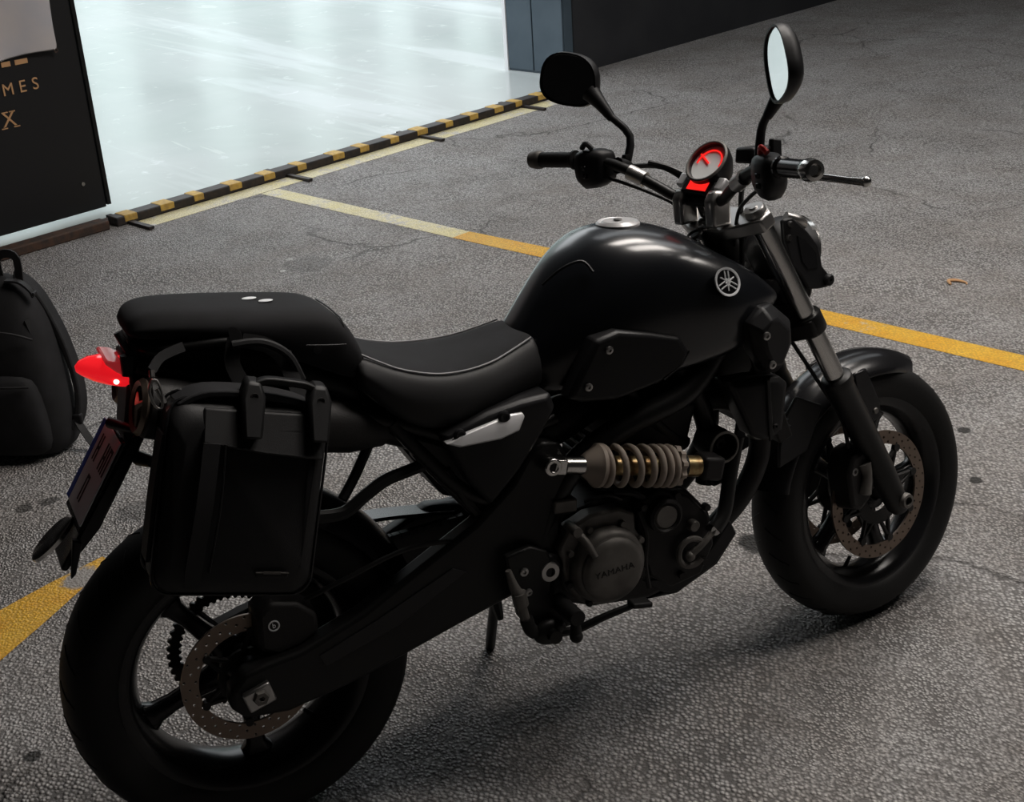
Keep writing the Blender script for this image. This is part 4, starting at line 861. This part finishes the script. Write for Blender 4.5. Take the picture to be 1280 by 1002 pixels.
# handlebar
HBP = [(.968, -.425, 1.136), (1.004, -.31, 1.132), (1.028, -.21, 1.118), (1.052, -.125, 1.078), (1.070, -.065, 1.048), (1.072, 0, 1.044), (1.070, .065, 1.048), (1.052, .125, 1.078), (1.028, .21, 1.118), (1.004, .31, 1.132), (.968, .425, 1.136)]
b = NB(); add_tube(b, HBP, .0115, 14, 6); hb = part('handlebar', b, M_FRAME, True)
for s in (-1, 1):
    b = NB(); add_tube(b, [(1.047, s*.142, 1.087), (1.036, s*.178, 1.104)], .0165, 16, 1); subp('bar_collar', b, M_ALU, hb)
for s in (-1, 1):
    b = NB(); add_prism(b, [(1.048, .995), (1.095, .995), (1.098, 1.045), (1.085, 1.066), (1.062, 1.068), (1.048, 1.050)], s*.036, s*.064); subp('bar_clamp', b, M_ALU, hb, bevel=.006)
    P0, P1 = Vector((1.000, s*.318, 1.1325)), Vector((.972, s*.412, 1.1355)); d = (P1-P0).normalized()
    b = NB(); add_lathe(b, [(.0, 0), (.021, 0), (.021, .006), (.0165, .010)]+[(.0165+.0008*(k % 2), .012+.006*k) for k in range(13)]+[(.0175, .094), (.0, .094)], P0, d, 24, False); subp('grip', b, M_RUBBER if s > 0 else M_GLOSS, hb)
    b = NB(); add_lathe(b, [(0, .094), (.0165, .094), (.020, .098), (.021, .108), (.0185, .124), (.012, .126), (.009, .120), (0, .120)], P0, d, 24, False); subp('bar_end', b, M_CHROME if s < 0 else M_ENGINE, hb)
    # switch pod
    c = Vector((1.014, s*.272, 1.122)); b = NB(); q = d.to_track_quat('X', 'Z').to_matrix()
    rings = []
    for h, sx, sz, dz in ((-.040, .018, .022, 0), (-.034, .026, .034, -.004), (-.012, .029, .042, -.008), (.012, .029, .043, -.010), (.028, .026, .034, -.006), (.036, .018, .022, 0)):
        rings.append([c+d*h+Vector((sx*math.copysign(abs(math.cos(t))**.6, math.cos(t)), 0, dz+sz*math.copysign(abs(math.sin(t))**.6, math.sin(t)))) for t in [2*math.pi*k/16 for k in range(16)]])
    add_loft(b, rings); sp_ = subp('switch_pod', b, M_PLAST, hb, sharp=50)
    b = NB(); add_tube(b, [c+Vector((-.012, 0, .034))-d*.012, c+Vector((-.016, 0, .046)), c+Vector((-.012, 0, .036))+d*.016], .006, 8); subp('switch', b, M_REDPL if s < 0 else M_PLAST, hb)
    for k in (0, 1):
        b = NB(); add_box(b, c+Vector((-.028, 0, -.004-.018*k)), (.008, .014, .010)); subp('button', b, M_GLOSS, hb, bevel=.002)
    # lever perch and lever
    b = NB(); add_tube(b, [(1.030, s*.21, 1.118), (1.058, s*.215, 1.112), (1.078, s*.235, 1.106)], [.018, .013, .011], 10); subp('lever_perch', b, M_FRAME, hb)
    b = NB(); add_tube(b, [(1.074, s*.225, 1.106), (1.092, s*.265, 1.104), (1.098, s*.32, 1.098), (1.104, s*.375, 1.093), (1.112, s*.408, 1.090)], [.010, .009, .0075, .007, .0085], 10, 6, True, None); add_sphere(b, (1.113, s*.411, 1.090), .010); subp('lever', b, M_CHROME if s < 0 else M_FRAME, hb)
b = NB(); add_prism(b, [(1.042, 1.128), (1.048, 1.158), (1.120, 1.152), (1.118, 1.128)], -.195, -.145); rs = subp('brake_reservoir', b, M_PLAST, hb, bevel=.005)
b = NB(); add_prism(b, [(1.09, 1.13), (1.096, 1.168), (1.118, 1.162), (1.116, 1.13)], -.200, -.186); subp('reservoir_clamp', b, M_PLAST, hb, bevel=.003)
for s in (-1, 1):
    b = NB(); add_tube(b, [(1.05, s*.20, 1.112), (1.09, s*.13, 1.105), (1.12, s*.07, 1.05), (1.13, s*.05, .96), (1.11, s*.06, .86)], .0055, 8); subp('control_cable', b, M_HOSE, hb)
    b = NB(); add_tube(b, [(1.02, s*.25, 1.095), (1.06, s*.16, 1.06), (1.09, s*.09, 1.02), (1.10, s*.06, .95)], .004, 8); subp('control_cable', b, M_HOSE, hb)
b = NB(); add_tube(b, [(1.075, .16, 1.118), (1.10, .11, 1.10), (1.115, .07, 1.07), (1.10, .05, 1.02)], .0055, 8); subp('clutch_cable', b, M_HOSE, hb)
# gauge
gn = Vector((-.72, -.12, .69)).normalized(); GC = Vector((1.112, .004, 1.108))
b = NB(); add_lathe(b, [(0, -.04), (.030, -.036), (.044, -.012), (.049, .006), (.049, .016), (.044, .018), (.042, .008), (0, .006)], GC, gn, 40, False); gg = part('instrument', b, M_PLAST, True, sharp=50)
b = NB(); add_lathe(b, [(.0435, .016), (.0485, .015), (.0495, .019), (.046, .021), (.0435, .020)], GC, gn, 40); subp('gauge_rim', b, M_ENGINE, gg)
b = NB(); add_lathe(b, [(0, .0085), (.042, .0085), (.042, .0065), (0, .0065)], GC, gn, 40, False); subp('gauge_dial', b, M_GLASS, gg)
gx = Vector((0, -1, 0)); gx = (gx-gn*gx.dot(gn)).normalized(); gy = gn.cross(gx)
b = NB(); add_tube(b, [GC+gn*.010+(gx*math.cos(R(a))+gy*math.sin(R(a)))*.031 for a in range(-10, 200, 15)], .0017, 6, 1); add_tube(b, [GC+gn*.011, GC+gn*.011+(gx*math.cos(R(150))+gy*math.sin(R(150)))*.036], .002, 6, 1); subp('glowing_dial_ring', b, M_REDGLOW, gg)
b = NB(); LC = GC-gy*.052-gn*.006; add_box(b, (0, 0, 0), (.085, .034, .024)); b.transform(basis(LC, gx, gy)); subp('display_housing', b, M_PLAST, gg, bevel=.005)
b = NB(); add_box(b, (0, 0, .0125), (.052, .020, .002)); b.transform(basis(LC, gx, gy)); subp('red_display', b, M_REDGLOW, gg)
for s in (-1, 1):
    b = NB(); add_box(b, (s*.052, .012, .004), (.022, .03, .016)); b.transform(basis(LC, gx, gy)); subp('instrument_ear', b, M_SILVER, gg, bevel=.004)
    b = NB(); add_tube(b, [LC+gx*s*.02, LC+gx*s*.02+Vector((.02, 0, -.06))], .008, 8, 1); subp('instrument_stay', b, M_FRAME, gg)
# mirrors
def mirror(s, C, nrm, roll, w, h, stem, label):
    nrm = Vector(nrm).normalized(); X = Vector((0, 0, 1)).cross(nrm).normalized(); Y = nrm.cross(X)
    X2 = X*math.cos(R(roll))+Y*math.sin(R(roll)); Y2 = -X*math.sin(R(roll))+Y*math.cos(R(roll)); C = Vector(C)
    def ring(sc, dn, off=Vector((0, 0, 0)), nn=32):
        out = []
        for k in range(nn):
            t = 2*math.pi*k/nn; cx, sx = math.cos(t), math.sin(t)
            x = math.copysign(abs(cx)**.75, cx)*w*(1-.10*sx*(1)); y = math.copysign(abs(sx)**.75, sx)*h
            out.append(C+X2*x*sc+Y2*y*sc+nrm*dn+off)
        return out
    b = NB(); add_loft(b, [ring(.90, .0075), ring(.94, .013), ring(1.0, .013), ring(1.02, .002), ring(.97, -.010), ring(.78, -.020), ring(.45, -.027), ring(.1, -.029)]); mr = part('mirror', b, M_PLAST, True, sharp=60)
    b = NB(); add_loft(b, [ring(.915, .0075), ring(.915, .0095)]); g = subp('mirror_glass', b, M_MIRROR, mr)
    b = NB(); add_tube(b, stem[0], stem[1], 12, 4); subp('mirror_neck', b, M_PLAST, mr)
    b = NB(); add_tube(b, stem[2], [.0095, .0085, .008], 10, 3); subp('mirror_stem', b, M_PLAST, mr)
    b = NB(); add_lathe(b, [(0, .018), (.009, .018), (.011, .012), (.011, -.008), (0, -.008)], stem[2][0], (0, 0, 1), 6, False); subp('stem_nut', b, M_FRAME, mr)
    return mr
mirror(1, (1.030, .345, 1.302), (-.94, -.32, .05), -12, .074, .056,
       ([(1.040, .292, 1.272), (1.046, .268, 1.245), (1.056, .246, 1.212)], [.022, .014, .009], [(1.063, .22, 1.118), (1.080, .222, 1.172), (1.054, .246, 1.216)]), '')
mirror(-1, (1.036, -.302, 1.312), (-.905, .425, .02), 24, .064, .066,
       ([(1.068, -.272, 1.268), (1.058, -.258, 1.245), (1.047, -.240, 1.215)], [.022, .014, .009], [(1.040, -.215, 1.125), (1.047, -.222, 1.190), (1.046, -.242, 1.218)]), '')

# ================================================================== SIDE BAG (hangs on the tail)
def on_bike(e_loc):
    E_ = Matrix.Translation(Vector(e_loc)) @ BIKE; return E_
BGM = BIKE @ Matrix.Translation((-.02, -.21, .60)); bag = bpy.data.objects.new('saddlebag', None); COL.objects.link(bag); bag.matrix_world = BGM
tag(bag, 'black leatherette saddlebag with carry handle hanging beside the rear wheel', 'bag')
BL = Matrix.Translation((.02, .21, -.60))
ba = R(-17); bX = Vector((math.cos(ba), 0, math.sin(ba))); bY = Vector((0, -1, 0)); bZ = Vector((-math.sin(ba), 0, math.cos(ba)))
BC = Vector((.012, -.158, .758))       # inner face centre
def BP(a, d, h):
    if d > .06: d -= max(0, h-.085)*.55
    return BC+bX*a+bY*d+bZ*h
b = NB(); rings = []
def rrect(w, h, r, n=6):
    out = []
    for (sx, sz, a0) in ((1, 1, 0), (-1, 1, 90), (-1, -1, 180), (1, -1, 270)):
        for k in range(n+1):
            t = R(a0+90*k/n); out.append((sx*(w-r)+r*math.cos(t), sz*(h-r)+r*math.sin(t)))
    return out
for d, sw_, sh_, off in ((0, .126, .150, 0), (.006, .132, .158, 0), (.05, .136, .163, -.002), (.095, .134, .162, -.003), (.103, .128, .155, -.003), (.1065, .11, .13, -.003)):
    rings.append([BP(a, d+(.012*math.cos(a/.12*1.2)*math.cos(h/.17*1.2) if d > .1 else 0), h+off+(-.006*math.cos(a/.1) if h > .1 else 0)) for a, h in rrect(sw_, sh_, .034)])
add_loft(b, rings); bd = link('bag_body', b, M_BAG, bag, BL, sharp=60)
def bsub(name, bb, m=M_BAG, par=bag, **kw): return link(name, bb, m, par, BL, **kw)
for d in (.010, .097):
    b = NB(); add_tube(b, [BP(a, d, h-.003) for a, h in rrect(.1365, .1635, .034)]+[BP(*(lambda q: (q[0], d, q[1]-.003))(rrect(.1365, .1635, .034)[0]))], .0026, 6, 1); bsub('piping', b, M_GLOSS)
# front face d ~ .112
b = NB(); fl = []
for (a, h) in ((-.080, .150), (.120, .150), (.124, .08), (.02, .088), (-.083, .098)): fl.append((a, h))
rings = [[BP(a, .103, h) for a, h in fl], [BP(a, .119 if abs(a) < .05 else .112, h) for a, h in fl]]
add_loft(b, rings); bsub('top_flap', b, M_BAG, bevel=.005)
b = NB(); add_tube(b, [BP(-.068, .116, .10), BP(-.070, .121, .0), BP(-.072, .116, -.10), BP(-.07, .106, -.15)], .01, 6, 5, True, (.014, .0022), (0, -1, 0)); bsub('webbing_strap', b, M_WEB)
b = NB(); add_tube(b, [BP(-.046, .117, .10), BP(-.044, .122, .0), BP(-.046, .115, -.12)], .0022, 6, 5); bsub('strap_seam', b, M_BAG)
b = NB(); add_box(b, (0, 0, 0), (.056, .009, .003)); b.transform(basis(BP(.060, .1165, -.122), bX, bZ)); lab = bsub('name_badge', b, M_ENGBLK, bevel=.001)
b = NB(); add_box(b, (0, 0, .0018), (.058, .0012, .0012)); add_box(b, (0, .0, .0018), (.03, .004, .0012)); b.transform(basis(BP(.060, .1170, -.1185), bX, bZ)); bsub('badge_edge', b, M_ENGINE)
# handle with two tabs
for a0 in (-.002, .112):
    b = NB(); q = [(-.018, -.050), (.015, -.050), (.021, .012), (.012, .036), (-.012, .036), (-.021, .012)]
    add_loft(b, [[BP(a0+a, .104, .166+h) for a, h in q], [BP(a0+a, .134, .162+h) for a, h in q]]); bsub('handle_tab', b, M_BAG, bevel=.006)
    b = NB(); add_lathe(b, [(.004, 0), (.0062, .001), (.0062, -.002), (.004, -.002)], BP(a0, .1345, .176), (0, -1, 0), 14); bsub('handle_rivet', b, M_ENGBLK)
b = NB(); add_tube(b, [BP(-.005, .118, .188), BP(.02, .122, .199), BP(.06, .124, .199), BP(.09, .122, .196), BP(.114, .118, .186)], .01, 8, 5, True, (.010, .006), (0, 0, 1)); bsub('handle', b, M_BAG, bevel=.003)
b = NB(); add_tube(b, [BP(-.12, .034, .145), BP(-.07, .034, .170), BP(.04, .034, .170), BP(.12, .034, .150), BP(.136, .034, .10)], .003, 6, 5, True, (.030, .006), (0, 0, 1)); bsub('top_cover', b, M_CORD, bevel=.003)
b = NB(); add_tube(b, [BP(-.138, .05, .10), BP(-.141, .05, .0), BP(-.139, .05, -.12)], .003, 6, 4, True, (.022, .003), (-1, 0, 0)); bsub('side_strap', b, M_WEB)
# straps over the tail
for (p) in (([BP(.02, .02, .150), Vector((.055, -.140, .955)), Vector((.068, -.128, 1.000)), Vector((.06, -.125, 1.005))]), ([BP(.105, .02, .150), Vector((.145, -.138, .94)), Vector((.120, -.130, .975)), Vector((.08, -.128, .992))])):
    b = NB(); add_tube(b, p, .01, 6, 5, True, (.013, .002), (0, -1, 0)); bsub('hanging_strap', b, M_WEB)
b = NB(); add_tube(b, [Vector((.06, -.135, .99)), Vector((.11, -.140, .985)), Vector((.15, -.143, .955)), Vector((.168, -.143, .905))], .0075, 8); bsub('shoulder_strap', b, M_WEB)
# carabiner
b = NB(); cp = [(-.086, -.175, .972), (-.094, -.18, .955), (-.090, -.185, .930), (-.080, -.185, .925), (-.075, -.18, .945), (-.078, -.175, .968)]
add_tube(b, cp+[cp[0]], .0024, 8, 4); bsub('snap_hook', b, M_ALU)
b = NB(); add_tube(b, [(-.082, -.165, .985), (-.084, -.17, .975)], .005, 8, 1); add_tube(b, [(-.080, -.175, .955), (-.074, -.18, .930)], .005, 8, 1); bsub('hook_swivel', b, M_ALU)
b = NB(); add_tube(b, [(-.082, -.165, .985), (-.06, -.15, 1.0), (-.02, -.135, 1.005)], .006, 6, 4, True, (.008, .0015), (0, -1, 0)); bsub('hook_strap', b, M_WEB)

# ================================================================== BACKPACK on the floor
bk = empty('backpack', (-.205, 2.02, 0), (0, 0, R(-30))); bk.scale = (.95, .98, 1.08)
tag(bk, 'black polyester backpack standing on the floor behind the motorcycle tail', 'backpack')
b = NB(); rings = []
for z, w, d, ox, oy in ((0.004, .135, .085, 0, 0), (.02, .155, .105, 0, 0), (.10, .163, .115, 0, -.004), (.22, .160, .108, 0, -.002), (.34, .148, .095, 0, .004), (.43, .122, .078, 0, .010), (.49, .088, .058, .0, .016), (.525, .045, .035, .0, .02), (.533, .015, .012, 0, .02)):
    rr = []
    for k in range(28):
        t = 2*math.pi*k/28; c_, s_ = math.cos(t), math.sin(t); wob = 1+.025*math.sin(3*t+z*17)+.02*math.sin(5*t-z*29)
        rr.append((ox+w*wob*math.copysign(abs(c_)**.65, c_), oy+d*wob*math.copysign(abs(s_)**.65, s_), z))
    rings.append(rr)
add_loft(b, rings); link('pack_body', b, M_PACK, bk, sub=1)
b = NB(); rings = []
for z, w, d in ((.02, .10, .03), (.05, .125, .05), (.16, .125, .055), (.24, .11, .045), (.27, .085, .02)):
    rings.append([(w*math.copysign(abs(math.cos(t))**.6, math.cos(t)), -.095+d*-1*math.copysign(abs(math.sin(t))**.7, math.sin(t)), z) for t in [2*math.pi*k/20 for k in range(20)]])
add_loft(b, rings); link('front_pocket', b, M_PACK, bk, sub=1)
b = NB(); add_tube(b, [(.012, .01, .505), (.008, .015, .575), (.042, .015, .594), (.074, .015, .575), (.068, .01, .495)], .004, 6, 3, True, (.012, .003), (0, 1, 0)); link('grab_loop', b, M_WEB, bk)
for s, x in ((1, .10), (-1, -.10)):
    b = NB(); add_tube(b, [(s*.045, .03, .525), (s*.095, .055, .47), (s*.150, .055, .34), (s*.182, .04, .20), (s*.180, .02, .11), (s*.150, .0, .06)], .01, 8, 5, True, (.030, .010), (s, .3, 0)); link('shoulder_strap', b, M_PACK, bk, bevel=.005)
    b = NB(); add_tube(b, [(s*.165, .0, .10), (s*.19, -.02, .07), (s*.215, -.03, .035), (s*.235, -.035, .008)], .01, 8, 4, True, (.012, .0025), (0, 0, 1)); link('adjuster_webbing', b, M_WEB, bk)
    b = NB(); add_box(b, (s*.178, -.008, .095), (.03, .02, .03)); link('strap_buckle', b, M_PLAST, bk, bevel=.005)
b = NB(); add_tube(b, [(.04, -.02, .525), (.085, -.02, .52), (.115, -.02, .495), (.122, -.02, .478), (.128, -.02, .49)], .007, 8, 4, True, (.011, .003), (0, 0, 1)); link('loose_webbing', b, M_WEB, bk)
b = NB(); add_tube(b, [(-.12, -.085, .37), (-.05, -.112, .40), (.05, -.112, .40), (.12, -.085, .37)], .0035, 6, 5); link('zip', b, M_WEB, bk)
b = NB(); add_tube(b, [(-.10, -.135, .245), (0, -.150, .25), (.10, -.135, .245)], .0035, 6, 5); link('zip', b, M_WEB, bk)
b = NB(); add_tube(b, [(.13, -.06, .10), (.145, -.05, .20), (.128, -.05, .30), (.10, -.05, .42)], .004, 6, 5, True, (.012, .002), (1, -.5, 0)); link('compression_strap', b, M_WEB, bk)
